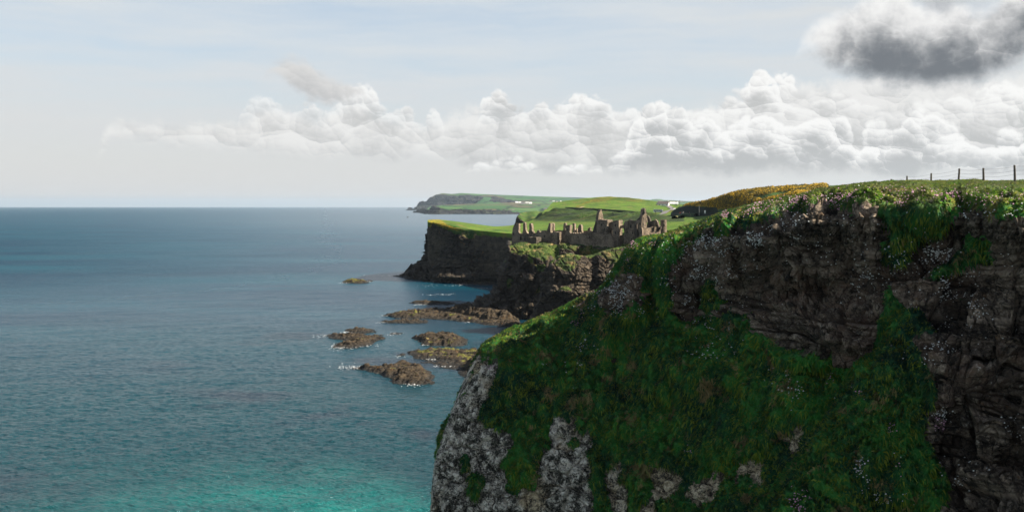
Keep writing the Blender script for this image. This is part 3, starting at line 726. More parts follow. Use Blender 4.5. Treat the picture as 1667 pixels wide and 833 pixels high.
CRK = relief('castle_rock', M_rock2, CR_TOP, CR_CTRL, [(750, 521), (800, 521), (850, 524), (1140, 530)], 620, 380,
             [(905, 425, 10, 20, 3), (880, 470, 7, 35, 3.0), (845, 470, 10, 40, -2.5), (930, 425, 14, 12, 4)],
             lambda P, N, px, py, a: (1 - a['grass']) * rock_disp(P, 2.6, 3.0, 13, (0.1, 0, 1)) + a['grass'] * (fbm(P, 0.16, 4, 14) * 1.6) * np.where(py < 402, 0.3, 1.0),
             simple_masks(cr_gr), back=(55, 0.0), nback=10, rnd=(3, 4))

RD_TOP = [(868, 530), (874, 505), (878, 480), (882, 455), (888, 436), (897, 424), (908, 416), (922, 411), (935, 414), (950, 417), (965, 414), (985, 407), (1003, 402), (1020, 401), (1040, 400), (1070, 399), (1110, 400)]
RD_CTRL = [(868, 530, 391), (878, 480, 397), (888, 436, 402), (908, 416, 403), (922, 411, 403), (950, 417, 403), (985, 407, 405), (1020, 401, 408), (1070, 399, 412), (1110, 400, 416),
           (905, 440, 397), (925, 430, 397), (925, 460, 394), (905, 490, 392), (950, 450, 396), (950, 480, 394), (985, 430, 399), (985, 470, 397), (1020, 430, 402), (1060, 440, 405), (940, 545, 389), (1060, 545, 396), (890, 545, 386)]
def rd_gr(P, N, px, py):
    n = fbm(P, 0.08, 4, 83) * 12 + fbm(P, 0.35, 3, 84) * 7
    top = np.interp(px, [t[0] for t in RD_TOP], [t[1] for t in RD_TOP])
    g = 1.4 * sstep(top + 3 - py + n * 0.8, -2, 3) * sstep(px, 880, 895)
    for poly in ([(905, 415), (935, 415), (940, 430), (930, 445), (915, 440), (905, 430)], [(900, 466), (925, 462), (938, 475), (925, 474), (905, 472)], [(965, 412), (1010, 404), (1030, 425), (1000, 430), (985, 420)]):
        g = np.maximum(g, sstep(poly_sd(px, py, poly) + n * 0.6, -3, 3) * 0.9)
    return g * 0.64
RDG = relief('cliff', M_rock2, RD_TOP, RD_CTRL, [(860, 546), (1110, 546)], 480, 300,
             [(920, 472, 22, 9, -6), (965, 440, 6, 30, 2.0), (900, 450, 6, 30, -2), (1000, 445, 8, 25, 1.6), (935, 440, 8, 20, -1.5)],
             lambda P, N, px, py, a: (1 - a['grass']) * rock_disp(P, 1.5, 2.6, 17, (0.05, 0, 1)) + a['grass'] * fbm(P, 0.2, 4, 18) * 0.6,
             simple_masks(rd_gr), back=(26, -0.9), nback=10, rnd=(3, 4))

M_head = terrain_mat('headland_ground', 2.4, rock=((0.010, 0.009, 0.008), (0.085, 0.068, 0.048), (0.050, 0.034, 0.022)), lichen=0.35, orange=0.55, strata=(0.10, 0.0, 1.0), g_dark=(0.020, 0.060, 0.010), g_mid=(0.050, 0.110, 0.014), g_bright=(0.10, 0.13, 0.02), dry_at=0.60, strata_k=1.6)
HD_TOP = [(637, 449.5), (646, 446), (655, 442), (663, 435), (668, 429), (675, 427), (684, 421), (690, 412), (693, 404), (695, 396), (694.5, 388), (696.5, 380), (697, 370), (699, 363), (706, 362), (715, 363), (735, 368), (760, 373), (800, 378), (835, 381), (900, 383), (960, 384)]
HD_CTRL = [(637, 449.5, 722), (655, 442, 715), (675, 427, 706), (693, 404, 692), (697, 380, 684), (699, 363, 678), (715, 363, 674), (735, 368, 670), (800, 378, 662), (835, 381, 664), (900, 383, 672), (960, 384, 680),
           (660, 450, 700), (690, 440, 684), (720, 400, 672), (720, 430, 667), (740, 452, 660), (700, 457, 668), (780, 400, 663), (800, 440, 658), (835, 420, 659), (800, 455, 654), (760, 440, 660), (860, 440, 662), (900, 450, 667), (960, 460, 674)]
def hd_gr(P, N, px, py):
    n = fbm(P, 0.045, 4, 85) * 8 + fbm(P, 0.2, 3, 86) * 5
    top = np.interp(px, [t[0] for t in HD_TOP], [t[1] for t in HD_TOP])
    g = sstep(top + np.interp(px, [697, 720, 760, 835], [5, 9, 16, 20]) - py + n, -2, 4) * sstep(px, 696, 702)
    g = np.maximum(g, sstep(fbm(P, (0.03, 0.03, 0.06), 4, 88), 0.22, 0.4) * sstep(px, 770, 800) * 0.8)
    go = sstep(top + 7 - py + n, -2, 3) * sstep(px, 760, 740) * 0.35
    return dict(grass=g, gorse=go)
HDL = relief('headland', M_head, HD_TOP, HD_CTRL, [(630, 450.5), (660, 455.5), (700, 459.5), (760, 462), (810, 464.5), (900, 470), (960, 476)], 640, 300,
             [(775, 452, 38, 5, -12), (735, 450, 20, 4, -8), (690, 445, 20, 5, -5), (748, 415, 6, 30, 2)],
             lambda P, N, px, py, a: (1 - a['grass']) * (rock_disp(P, 2.3, 4.2, 23, (0.10, 0, 1))) * np.interp(py, [445, 458], [1, 1.3]) + a['grass'] * fbm(P, 0.1, 4, 24) * 1.4,
             simple_masks(hd_gr), back=(14, -0.3), nback=6, rnd=(2, 3))

# grass country behind the castle, one sheet: front edge, far edge, heights through surveyed points
M_field = terrain_mat('pasture_ground', 3.0, g_dark=(0.025, 0.080, 0.006), g_mid=(0.085, 0.165, 0.010), g_bright=(0.150, 0.190, 0.018), g_dry=(0.17, 0.14, 0.035), dry_at=0.58, orange=0.0, rock=((0.05, 0.04, 0.03), (0.09, 0.07, 0.045), (0.07, 0.05, 0.03)), gbump=0.7)
FD = [(699, 362, 680), (715, 362.5, 678), (735, 367, 672), (760, 372.5, 668), (800, 377, 660), (835, 380, 655), (835, 373, 730), (760, 366, 715), (800, 371.5, 720), (702, 358, 700), (715, 357.5, 730), (735, 359.5, 745), (760, 363, 765), (790, 368.5, 785), (815, 368.5, 800), (835, 367, 830), (870, 362, 860), (870, 369, 760), (900, 357.5, 890),
      (900, 378, 620), (900, 370, 700), (950, 382, 560), (1000, 378, 540), (1000, 372, 600), (1000, 364, 680), (1050, 376, 520), (1100, 374, 480), (1150, 365, 460), (1200, 355, 440), (950, 364, 740), (1000, 358, 760), (950, 357, 830), (1050, 365, 620), (1100, 364, 560), (1100, 356, 640), (1100, 350.5, 750), (1150, 352, 650), (1165, 351, 640), (1200, 353, 560),
      (880, 353, 960), (900, 343, 1010), (940, 344, 990), (1000, 347.5, 950), (1045, 350.5, 900), (1080, 349, 880), (905, 341, 1030), (930, 341, 1040), (935, 338, 1070), (960, 328, 1130), (975, 320.5, 1180), (990, 320, 1190), (1020, 322, 1200), (1050, 327, 1200), (1080, 333.5, 1210), (1000, 335, 1060), (1040, 336, 1060), (1060, 341, 1000), (1100, 338, 1080), (1100, 343, 900), (1130, 343, 900), (1140, 336, 1100), (1250, 335, 1100), (1250, 345, 600),
      (870, 345, 1300), (940, 343, 1300), (985, 330, 1400), (1080, 338, 1400), (1200, 338, 1400), (1600, 330, 600), (1600, 335, 1300)]
def world_tps(pts):
    W = np.array([[*at(px, py, Y)] for px, py, Y in pts]); return TPS(np.stack([W[:, 0], W[:, 1], W[:, 2]], -1), 0.0, 100, 100)
FH = world_tps(FD)
HILL = [(925, 345), (935, 337), (960, 326), (975, 319), (1020, 320), (1060, 327), (1095, 335), (1060, 344), (1000, 343), (950, 341)]
def ground_z(x, y): return float(FH([x], [y])[0])
def build_fields():
    ncol, nrow = 760, 620
    px = np.linspace(696, 1420, ncol)
    Yf = pinterp([(690, 684), (699, 680), (735, 671), (800, 659), (835, 653), (850, 640), (960, 560), (1100, 470), (1200, 430), (1420, 400)], px)
    Yb = pinterp([(690, 690), (699, 700), (715, 735), (735, 750), (760, 770), (800, 795), (835, 838), (860, 880), (880, 960), (890, 1060), (905, 1220), (930, 1400), (1420, 1400)], px)
    v = np.linspace(0, 1, nrow)
    Y = Yf[None] * (Yb / Yf)[None] ** v[:, None]
    X = (px[None] - CX) / FPX * Y
    Z = FH(X, Y).reshape(X.shape)
    P = np.stack([X, Y, Z], -1)
    PY = HY + (CAMH - Z) / Y * FPX; PX = np.broadcast_to(px, X.shape)
    f = P.reshape(-1, 3); pxx, pyy = PX.ravel(), PY.ravel()
    edge = sstep(v, 0, 0.03)[:, None] * sstep(1 - v, 0.0, 0.03)[:, None] * np.ones_like(X)
    # rough gorsy bank between the shelf and the low field, terraces across it
    bank = sstep(poly_sd(pxx, pyy, [(868, 360), (880, 352), (900, 341.5), (925, 342), (1000, 347.5), (1050, 351), (1110, 352), (1115, 360), (1050, 360), (1000, 361), (950, 361.5)]), -1.5, 1.5)
    hill = sstep(poly_sd(pxx, pyy, HILL), -2, 2) * (f[:, 1] > 990)
    rough = sstep(poly_sd(pxx, pyy, [(930, 343), (938, 334), (960, 326), (975, 319), (1000, 318), (1040, 321), (1068, 329), (1050, 330), (1000, 327), (960, 331), (942, 338), (1000, 342), (1045, 346), (1000, 346)]) + fbm(f, 0.02, 4, 91) * 4, -1.5, 2) * (f[:, 1] > 960)
    soft_bank = sstep(poly_sd(pxx, pyy, [(868, 360), (880, 352), (900, 341.5), (925, 342), (1000, 347.5), (1050, 351), (1110, 352), (1115, 360), (1050, 360), (1000, 361), (950, 361.5)]), -0.5, 5) * sstep(pxx, 1105, 1060)
    dz = soft_bank * (fbm(f, (0.03, 0.07, 0.1), 4, 92, ridged=True) * 4.5 + 1.1 * np.sin(f[:, 1] * 0.16 + fbm(f, 0.01, 3, 95) * 5)) + fbm(f, 0.012, 3, 93) * 0.8 + rough * fbm(f, 0.05, 4, 94) * 1.8
    dz = dz * edge.ravel()
    f = f.copy(); f[:, 2] += dz
    dry = sstep(fbm(f, (0.01, 0.03, 1), 4, 96), 0.0, 0.5)
    dark = np.clip(bank * (0.62 + 0.38 * sstep(fbm(f, (0.03, 0.08, 0.1), 4, 97), -0.15, 0.35)) + rough * (0.25 + 0.4 * sstep(fbm(f, 0.04, 4, 197), -0.1, 0.4)), 0, 1)
    lip = sstep(poly_sd(pxx, pyy, [(697, 356), (716, 356), (728, 365), (745, 372), (715, 372), (697, 365)]) + fbm(f, 0.08, 3, 98) * 2, -1, 2)
    go = lip * 0.4 + rough * sstep(fbm(f, 0.03, 4, 99), -0.2, 0.3) * 0.28
    G = f.reshape(nrow, ncol, 3)
    fr = G[0].copy(); fr[:, 2] -= 6; fr2 = G[0].copy(); fr2[:, 2] = -5
    bk = G[-1].copy(); bk[:, 1] += 6; bk[:, 2] -= 8; bk2 = bk.copy(); bk2[:, 1] += 6; bk2[:, 2] = -5
    G = np.concatenate([fr2[None], fr[None], G, bk[None], bk2[None]], 0)
    pad = lambda a, c: np.concatenate([np.full((2, ncol), c), a.reshape(nrow, ncol), np.full((2, ncol), c)], 0).ravel()
    N = grid_normals(G)
    o = mesh_np('pasture', G.reshape(-1, 3), grid_faces(G.shape[0], ncol)[:, ::-1], M_field, dict(grass=pad(np.ones(len(f)), 0.0), pale=pad(0 * dark, 0), gorse=pad(go, 0), wet=pad(0 * dark, 0), dark=pad(dark, 0)))
    tag(o, kind='structure')
build_fields()

# small cliffed point beyond the fields
PT_TOP = [(834, 376), (837, 366), (840, 358), (843, 350), (848, 346.5), (856, 344.5), (865, 344), (885, 343.5), (905, 341.5), (935, 340), (960, 340)]
relief('headland', M_head, PT_TOP, [(834, 376, 1075), (840, 358, 1085), (845, 348, 1100), (856, 345, 1150), (885, 343, 1250), (905, 341.5, 1330), (935, 340, 1400), (960, 340, 1420), (850, 355, 1082), (870, 352, 1090), (870, 348, 1120), (890, 352, 1095), (900, 347, 1140), (850, 375, 1070), (900, 375, 1070), (960, 375, 1080)],
       [(830, 377), (960, 400)], 220, 120, [(858, 360, 8, 12, 10)], lambda P, N, px, py, a: (1 - a['grass']) * rock_disp(P, 3.0, 6, 33) + a['grass'] * fbm(P, 0.05, 4, 34) * 2,
       simple_masks(lambda P, N, px, py: np.maximum(sstep(poly_sd(px, py, [(841, 349), (846, 343), (960, 336), (960, 384), (872, 380), (868, 366), (856, 363), (846, 356)]) + fbm(P, 0.03, 4, 87) * 6, -2, 2), sstep(fbm(P, 0.02, 4, 89), 0.0, 0.3))), back=(30, -0.1), nback=4, rnd=(4, 2))

# gorse hill to the right of the castle road
M_gorse = terrain_mat('gorse_hill_ground', 1.4, g_dark=(0.018, 0.050, 0.010), g_mid=(0.045, 0.120, 0.014), orange=0.0)
GH_TOP = [(1092, 346), (1098, 341), (1104, 337.5), (1112, 335), (1122, 332.5), (1140, 329), (1155, 326.5), (1170, 322), (1190, 315.5), (1206, 311.5), (1235, 309), (1267, 306.5), (1303, 305.5), (1345, 303), (1380, 301), (1440, 298)]
GH_CTRL = [(1092, 346, 765), (1104, 337.5, 745), (1122, 332.5, 720), (1155, 326.5, 670), (1190, 315.5, 590), (1235, 309, 500), (1267, 306.5, 440), (1303, 305.5, 370), (1345, 303, 290), (1380, 301, 240), (1440, 298, 205),
           (1092, 349, 740), (1130, 349, 695), (1165, 350, 640), (1118, 341, 715), (1150, 338, 680), (1165, 337, 655), (1200, 336, 500), (1200, 326, 545), (1230, 333, 390), (1230, 322, 445), (1260, 326, 300), (1260, 316, 370), (1300, 318, 240), (1300, 312, 290), (1340, 312, 235), (1200, 352, 420), (1260, 335, 270), (1340, 320, 210), (1440, 308, 180)]
def gh_gr(P, N, px, py):
    n = fbm(P, 0.05, 4, 101) * 5
    dark = sstep(poly_sd(px, py, [(1088, 352), (1098, 342), (1112, 335.5), (1125, 335), (1150, 337), (1168, 337), (1172, 352)]) + n * 0.3, -0.8, 1.2)
    go = sstep(poly_sd(px, py, [(1100, 336), (1112, 331), (1175, 312), (1215, 305), (1280, 300), (1345, 300), (1345, 308), (1300, 316), (1250, 326), (1200, 336), (1168, 342), (1150, 337)]) + n, -2, 2)
    go = go * (1 - sstep(poly_sd(px, py, [(1225, 322), (1260, 314), (1300, 310), (1290, 316), (1240, 326)]) + n * 0.5, -2, 1))
    return dict(grass=1 + 0 * dark, gorse=go * (1 - dark), dark=dark)
GH = relief('hill', M_gorse, GH_TOP, GH_CTRL, [(1088, 349.5), (1165, 351), (1200, 353), (1260, 336), (1340, 319), (1440, 306)], 620, 200, [],
       lambda P, N, px, py, a: (0.3 + a['gorse']) * (fbm(P, 0.16, 4, 102) * 0.7 + fbm(P, 0.6, 3, 103, ridged=True) * 0.5), simple_masks(gh_gr), back=(30, -0.12), nback=5, rnd=(4, 3))

# ------------------------------------------------------------------ the far coast
def far_mat():
    m, T, b = new_mat('far_coast_ground')
    P = position(T)
    g = T.attr('grass')
    nA = T.noise(P, 0.0016, 5, 0.6); nB = T.noise(P, 0.012, 6, 0.65)
    cell = T.vor(T.vadd(T.vmul(P, (1.0, 0.45, 0.0)), T.vmul(T.xyz(nA, nB, 0), (120, 60, 0))), 0.0036, 'F1', out='Color')
    cs = T.sep(cell)
    gc = T.mix(cs[0], (0.030, 0.095, 0.030), (0.075, 0.150, 0.040))
    gc = T.mix(T.smooth(cs[1], 0.72, 0.8), gc, (0.10, 0.085, 0.045))
    gc = T.mix(T.smooth(nA, 0.55, 0.7), gc, (0.11, 0.085, 0.04))
    ed = T.vor(T.vadd(T.vmul(P, (1.0, 0.45, 0.0)), T.vmul(T.xyz(nA, nB, 0), (120, 60, 0))), 0.0036, 'DISTANCE_TO_EDGE')
    gc = T.mix(T.smooth(ed, 0.06, 0.02), gc, (0.018, 0.035, 0.015))
    z = T.sep(P)[2]
    bed = T.noise(T.xyz(T.mul(nA, 2.0), 0.0, T.mul(z, 0.07)), 1.0, 4, 0.7)
    rc = T.mix(T.smooth(bed, 0.4, 0.6), (0.008, 0.010, 0.013), (0.038, 0.037, 0.036))
    rc = T.mix(T.smooth(nB, 0.50, 0.68), rc, (0.045, 0.055, 0.030))
    T.put(b.inputs['Base Color'], T.mix(T.smooth(T.add(g, T.mul(T.sub(nB, 0.5), 0.7)), 0.4, 0.6), rc, gc))
    b.inputs['Roughness'].default_value = 0.95; b.inputs['Specular IOR Level'].default_value = 0.1
    T.l.new(bump(T, T.add(nB, T.mul(bed, 0.4)), 0.9, 40), b.inputs['Normal'])
    return m
M_far = far_mat()
D1_TOP = [(661, 341.6), (666, 338.4), (672, 337.8), (679, 337.4), (680, 332.5), (684.5, 330), (685.5, 327.6), (694, 327.4), (698, 324.5), (702, 321), (706, 319.5), (708.5, 317), (714, 316.2), (720, 314.4), (735, 315.8), (745, 315), (750, 314.2), (772, 315.4), (811, 317), (860, 318.8), (925, 321), (1000, 323), (1045, 324.5), (1060, 325.2), (1062, 324.2), (1075, 324), (1080, 325.5), (1095, 326), (1120, 327.5), (1150, 328.5), (1250, 331), (1500, 333)]
def far_gr1(P, N, px, py):
    cl = sstep(poly_sd(px, py, [(655, 345), (662, 340), (680, 331.5), (700, 321), (712, 318), (735, 318.3), (770, 318.5), (800, 320), (835, 326.0), (845, 328.2), (820, 329.5), (800, 328.8), (780, 331), (760, 331.5), (735, 333), (700, 336), (690, 345)]) + fbm(P, 0.003, 3, 111) * 1.2, -0.6, 0.8)
    talus = sstep(poly_sd(px, py, [(770, 333), (780, 326), (790, 320.5), (800, 321), (797, 328), (785, 333)]) + fbm(P, 0.004, 3, 112) * 2, -1, 1)
    return dict(grass=np.clip(1 - cl + talus * 0.8, 0, 1))
relief('far_coast', M_far, D1_TOP, [(661, 341.6, 11400), (685, 328, 11600), (708, 317, 11800), (750, 314.5, 11900), (811, 317, 12400), (925, 321, 13500), (1045, 324.5, 14000), (1250, 331, 14500), (1500, 333, 15000), (666, 342, 11200), (700, 337, 11200), (720, 333, 11200), (720, 320, 11500), (760, 332, 11000), (760, 320, 11300), (800, 331, 10600), (800, 322, 11300), (860, 331, 9800), (860, 324, 11500), (950, 332, 9600), (1050, 334, 9500), (1250, 337, 9500), (1500, 338, 9500)],
       [(655, 342), (700, 342.3), (1500, 341)], 520, 130, [], lambda P, N, px, py, a: (1 - a['grass']) * rock_disp(P, 22, 60, 41), simple_masks(far_gr1, 6), back=(1500, -0.02), nback=3, rnd=(0, 1), sy=0.15)
D2_TOP = [(672, 345), (680, 342.6), (688, 340.5), (695, 341), (698, 343), (702, 337.5), (704.5, 335.2), (712, 335.5), (716, 337), (722, 333.8), (740, 332.5), (765, 332.2), (790, 331.5), (815, 330.2), (850, 329.5), (880, 331), (930, 331.5), (1000, 332), (1100, 332.5), (1500, 335)]
def far_gr2(P, N, px, py):
    line = np.interp(px, [660, 700, 705, 716, 730, 740, 760, 765, 800, 820, 845, 900, 1500], [330, 333, 336, 338, 341.5, 340.5, 339.8, 341.5, 341.2, 342.5, 346.3, 347.2, 347.2])
    return dict(grass=sstep(line - py + fbm(P, 0.006, 3, 113) * 0.8, -0.4, 0.5) * sstep(px, 706, 716))
relief('far_coast', M_far, D2_TOP, [(672, 345, 7600), (688, 340.5, 7700), (704, 335.2, 6900), (716, 337, 6800), (722, 334, 8600), (765, 332.2, 9000), (850, 329.5, 9600), (930, 331.5, 9000), (1100, 332.5, 9000), (1500, 335, 9000),
                             (690, 348, 6260), (740, 349, 6110), (850, 349.2, 6080), (1100, 349.2, 6080), (1500, 349.2, 6080), (705, 343, 6350), (730, 343, 6260), (800, 343, 6220), (850, 346.5, 6200), (735, 339, 6600), (800, 338.5, 6800), (800, 341, 6350), (900, 344, 6500), (900, 338, 7600), (1100, 344, 6500), (1500, 344, 6500)],
       [(668, 345.4), (684, 344.8), (690, 348.0), (740, 348.9), (850, 349.1), (1500, 349.1)], 460, 130, [(705, 341, 6, 5, -60)], lambda P, N, px, py, a: (1 - a['grass']) * rock_disp(P, 10, 26, 43), simple_masks(far_gr2, 4), back=(300, -0.02), nback=3, sy=0.15)

# haze: thin sea air, fades the far coast
def build_haze():
    b = MB().box(-41000, 41000, -3500, 41000, -6, 330)
    m = bpy.data.materials.new('sea_air'); m.use_nodes = True; nt = m.node_tree; nt.nodes.clear()
    o = nt.nodes.new('ShaderNodeOutputMaterial'); v = nt.nodes.new('ShaderNodeVolumePrincipled')
    v.inputs['Color'].default_value = (0.62, 0.76, 0.92, 1); v.inputs['Density'].default_value = HAZE
    v.inputs['Anisotropy'].default_value = 0.2
    nt.links.new(v.outputs[0], o.inputs['Volume'])
    h = b.build('haze', m); tag(h, 'thin pale sea air fading the far coast', 'haze', kind='stuff')
    m.cycles.homogeneous_volume = True
HAZE = 2.0e-5
build_haze()

# ------------------------------------------------------------------ sea rocks
M_reef = terrain_mat('reef_rock', 1.1, rock=((0.012, 0.009, 0.006), (0.072, 0.052, 0.031), (0.036, 0.027, 0.018)), lichen=0.15, orange=0.55, g_dark=(0.05, 0.05, 0.012), g_mid=(0.12, 0.115, 0.025), g_bright=(0.16, 0.15, 0.035))
M_foam = plain('sea_foam', (0.78, 0.80, 0.80), 0.6, var=0.05)
def foot(poly):   # outline on the water from photo positions
    return [at(x, y, sea_y(y))[:2] for x, y in poly]
foam_spots = []
def sea_rock(poly, h, label, seed, algae=0.2, foam=(), rough=1.0):
    F = np.array(foot(poly)); lo = F.min(0) - 1; hi = F.max(0) + 1
    res = max(0.35, (hi - lo).max() / 150)
    xs = np.arange(lo[0], hi[0], res); ys = np.arange(lo[1], hi[1], res)
    X, Y = np.meshgrid(xs, ys); P = np.stack([X, Y, 0 * X], -1).reshape(-1, 3)
    wob = fbm(P, 0.12, 4, seed) * 3.0 + fbm(P, 0.5, 3, seed + 1) * 1.0
    sd = poly_sd(P[:, 0], P[:, 1], F) + 0.9 + wob * rough * min(1.0, (hi - lo).max() / 30)
    e, r = cells(P + wob[:, None] * 0.2, (0.32, 0.32, 1), seed + 2)
    e2, r2 = cells(P, (0.95, 0.95, 1), seed + 3)
    H = h * (sstep(sd, -0.5, 5.0) * (0.42 + 0.9 * r * 0.6 + 0.45 * (fbm(P, 0.09, 4, seed + 4))) )
    H = H + (sd > -1) * ((r2 - 0.5) * 0.75 - 0.55 * (1 - sstep(e, 0, 0.18)) - 0.3 * (1 - sstep(e2, 0, 0.2)) + 0.35 * fbm(P, 1.2, 4, seed + 5, ridged=True)) * sstep(sd, -1, 1.5) * min(1, h / 1.6)
    H = H * 0.72
    H = np.where(sd < 0, np.minimum(H, sd * 1.2 - 0.15), H)
    keep = (sd > -1.6).reshape(X.shape)
    P[:, 2] = np.maximum(H, -1.5)
    P[:, :2] += np.stack([fbm(P, 0.8, 3, seed + 7), fbm(P, 0.8, 3, seed + 8)], -1) * res * 0.8
    fc = grid_faces(len(ys), len(xs))[:, ::-1]
    fc = fc[keep.ravel()[fc].any(1)]
    used = np.unique(fc); mp = np.zeros(len(P), np.int32); mp[used] = np.arange(len(used))
    P = P[used]
    z = P[:, 2]
    gr = sstep(fbm(P, 0.25, 4, seed + 9), 0.42 - algae, 0.62 - algae) * sstep(z, 0.5, 0.9)
    o = mesh_np('sea_rock', P, mp[fc], M_reef, dict(grass=gr, pale=0 * z, gorse=0 * z, wet=sstep(z, 1.3, 0.3), dark=0 * z))
    tag(o, label, 'rock', 'low dark rocks off the shore', 'thing')
    for (fx, fy, n, r_) in foam: foam_spots.append((fx, fy, n, r_))
    return o
sea_rock([(578, 600), (600, 597), (625, 601), (640, 594), (668, 593), (690, 603), (702, 612), (703, 625), (670, 627), (640, 622), (622, 610), (600, 604)], 3.3, 'long brown reef rock nearest the camera, lying alone in open water', 11, foam=[(575, 599, 40, 3), (672, 628, 30, 2.5), (560, 598, 20, 4)])
sea_rock([(648, 579), (655, 576), (662, 582), (655, 583)], 1.2, 'small brown rock off the left tip of the green topped rock shelf', 12, foam=[(650, 582, 10, 1.5)])
sea_rock([(663, 574), (680, 571), (730, 570), (775, 570), (800, 572), (820, 600), (790, 622), (752, 612), (735, 594), (728, 590), (700, 585), (675, 583)], 2.3, 'broad rock shelf with green weed and a pool, running under the near cliff', 13, 0.42, foam=[(700, 586, 20, 2), (735, 597, 16, 2)])
sea_rock([(748, 600), (770, 590), (800, 590), (830, 620), (800, 640), (765, 618)], 6.0, 'tall black rock against the foot of the near cliff', 16, 0.05)
sea_rock([(688, 590), (700, 588), (735, 592), (752, 598), (740, 602), (710, 596)], 1.2, 'thin ledge of brown rock below the green topped shelf', 17, 0.1, foam=[(715, 597, 20, 2)])
sea_rock([(674, 550), (690, 547), (740, 546), (757, 553), (758, 560), (740, 564), (706, 563), (690, 561), (682, 555)], 3.6, 'lumpy squarish brown rock in the bay between the two shelves', 18, foam=[(690, 563, 12, 2)])
sea_rock([(528, 547), (545, 544), (575, 546), (600, 548), (622, 546), (627, 552), (610, 556), (600, 563), (575, 568), (548, 566), (545, 561), (565, 555), (545, 551)], 2.5, 'low forked brown rock with white surf on its seaward point, left of the others', 19, foam=[(552, 565, 70, 4), (560, 568, 30, 4), (528, 548, 30, 4), (600, 564, 14, 3)])
sea_rock([(562, 538), (580, 536), (608, 537), (611, 541), (590, 543), (570, 542)], 2.0, 'small dark rock just behind the forked rock', 20, foam=[(563, 542, 30, 2.5)])
sea_rock([(632, 543), (645, 541), (655, 542), (650, 545), (638, 545)], 0.6, 'flat pale rock awash between the larger reef rocks', 21, 0.2, foam=[(640, 545, 16, 3)])
sea_rock([(620, 524), (640, 522), (670, 521), (692, 522), (693, 526), (665, 527), (635, 526)], 1.7, 'narrow brown strip of rock in front of the long shelf', 22, 0.15, foam=[(622, 526, 14, 2)])
sea_rock([(626, 514), (650, 509), (680, 506), (720, 505), (760, 506), (800, 515), (845, 524), (850, 532), (815, 532), (780, 527), (740, 522), (700, 519), (655, 519)], 3.0, 'long brown rock shelf reaching out from the foot of the castle rock', 23, 0.25, foam=[(660, 512, 14, 2), (628, 515, 10, 2), (760, 526, 10, 2)])
sea_rock([(725, 513), (742, 506), (765, 505), (800, 512), (830, 520), (850, 526), (800, 526), (760, 519)], 7.0, 'dark craggy rock heap at the foot of the castle rock', 24, 0.1)
sea_rock([(667, 493), (680, 491), (700, 492), (730, 493), (742, 494), (730, 496), (690, 496)], 2.0, 'thin line of brown rock farther out, behind the long shelf', 25, 0.2, foam=[(684, 497, 20, 3)])
sea_rock([(558, 459), (567, 456), (580, 457), (598, 458.5), (600, 460), (585, 461.5), (565, 461)], 3.0, 'lone rock with green weed far out to the left of the headland', 26, 0.5, foam=[(560, 461, 14, 4), (602, 459, 20, 5)])
sea_rock([(598, 456.5), (605, 456.5), (606, 458), (600, 458)], 1.2, 'tiny rock at the right end of the lone weed covered rock', 27, 0.1)
sea_rock([(728, 459), (745, 456), (770, 457), (800, 460), (815, 463), (790, 464.5), (765, 463), (745, 462)], 3.0, 'pale sunlit boulder shore below the headland cliff', 28, 0.15, foam=[(755, 463.5, 30, 5), (735, 461, 16, 4)])
sea_rock([(662, 354), (664.5, 353.6), (665, 354.1)], 5.0, 'tiny far dark skerry near the horizon left of the far coast', 29, 0.0)
foam_spots += [(725, 480, 34, 5), (702, 481, 16, 4), (742, 466, 14, 5), (800, 484, 24, 5), (640, 449, 20, 8), (596, 449, 16, 10), (785, 470, 20, 5), (840, 533, 20, 3), (700, 466, 20, 8)]
def build_foam():
    V, F = [], []
    for (fx, fy, n, r) in foam_spots:
        c = np.array(at(fx, fy, sea_y(fy)))
        k = c[1] / 450
        for i in range(int(n * 1.5)):
            p = c[:2] + rng.normal(0, 1, 2) * (r * 0.55, r * 0.7)
            s = rng.uniform(0.03, 0.13) * (0.6 + k); m = 7
            o = len(V)
            for j in range(m):
                a = 2 * math.pi * j / m; q = s * rng.uniform(0.4, 1.2)
                V.append((p[0] + math.cos(a) * q * 1.8, p[1] + math.sin(a) * q * 1.6, 0.33 + 0.004 * (i % 9) + k * 0.05))
            for j in range(1, m - 1): F.append((o, o + j, o + j + 1))
    o = mesh_np('sea_foam', np.array(V), np.array(F), M_foam, smooth=False)
    tag(o, 'white surf breaking round the reef rocks', 'foam', kind='stuff')
build_foam()

# ------------------------------------------------------------------ castle ruin
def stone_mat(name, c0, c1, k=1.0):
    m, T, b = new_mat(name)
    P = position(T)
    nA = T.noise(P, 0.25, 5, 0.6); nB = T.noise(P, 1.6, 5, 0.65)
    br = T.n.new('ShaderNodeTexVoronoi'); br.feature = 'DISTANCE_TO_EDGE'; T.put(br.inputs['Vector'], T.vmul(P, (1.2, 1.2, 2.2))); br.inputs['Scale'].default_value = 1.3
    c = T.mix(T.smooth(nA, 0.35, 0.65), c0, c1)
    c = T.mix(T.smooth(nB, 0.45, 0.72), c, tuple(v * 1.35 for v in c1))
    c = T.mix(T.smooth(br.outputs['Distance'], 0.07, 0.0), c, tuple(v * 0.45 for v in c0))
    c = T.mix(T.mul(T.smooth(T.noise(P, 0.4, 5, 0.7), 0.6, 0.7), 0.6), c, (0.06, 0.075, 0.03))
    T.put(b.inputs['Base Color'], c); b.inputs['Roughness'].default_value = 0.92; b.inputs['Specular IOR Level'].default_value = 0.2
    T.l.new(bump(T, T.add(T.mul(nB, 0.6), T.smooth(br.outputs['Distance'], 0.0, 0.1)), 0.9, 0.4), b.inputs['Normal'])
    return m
M_stone = stone_mat('ruin_stone', (0.115, 0.09, 0.066), (0.32, 0.25, 0.18))
M_stone_shade = stone_mat('ruin_stone_shaded', (0.055, 0.046, 0.038), (0.14, 0.115, 0.09))  # darker copy of the ruin stone, shade painted into its colour
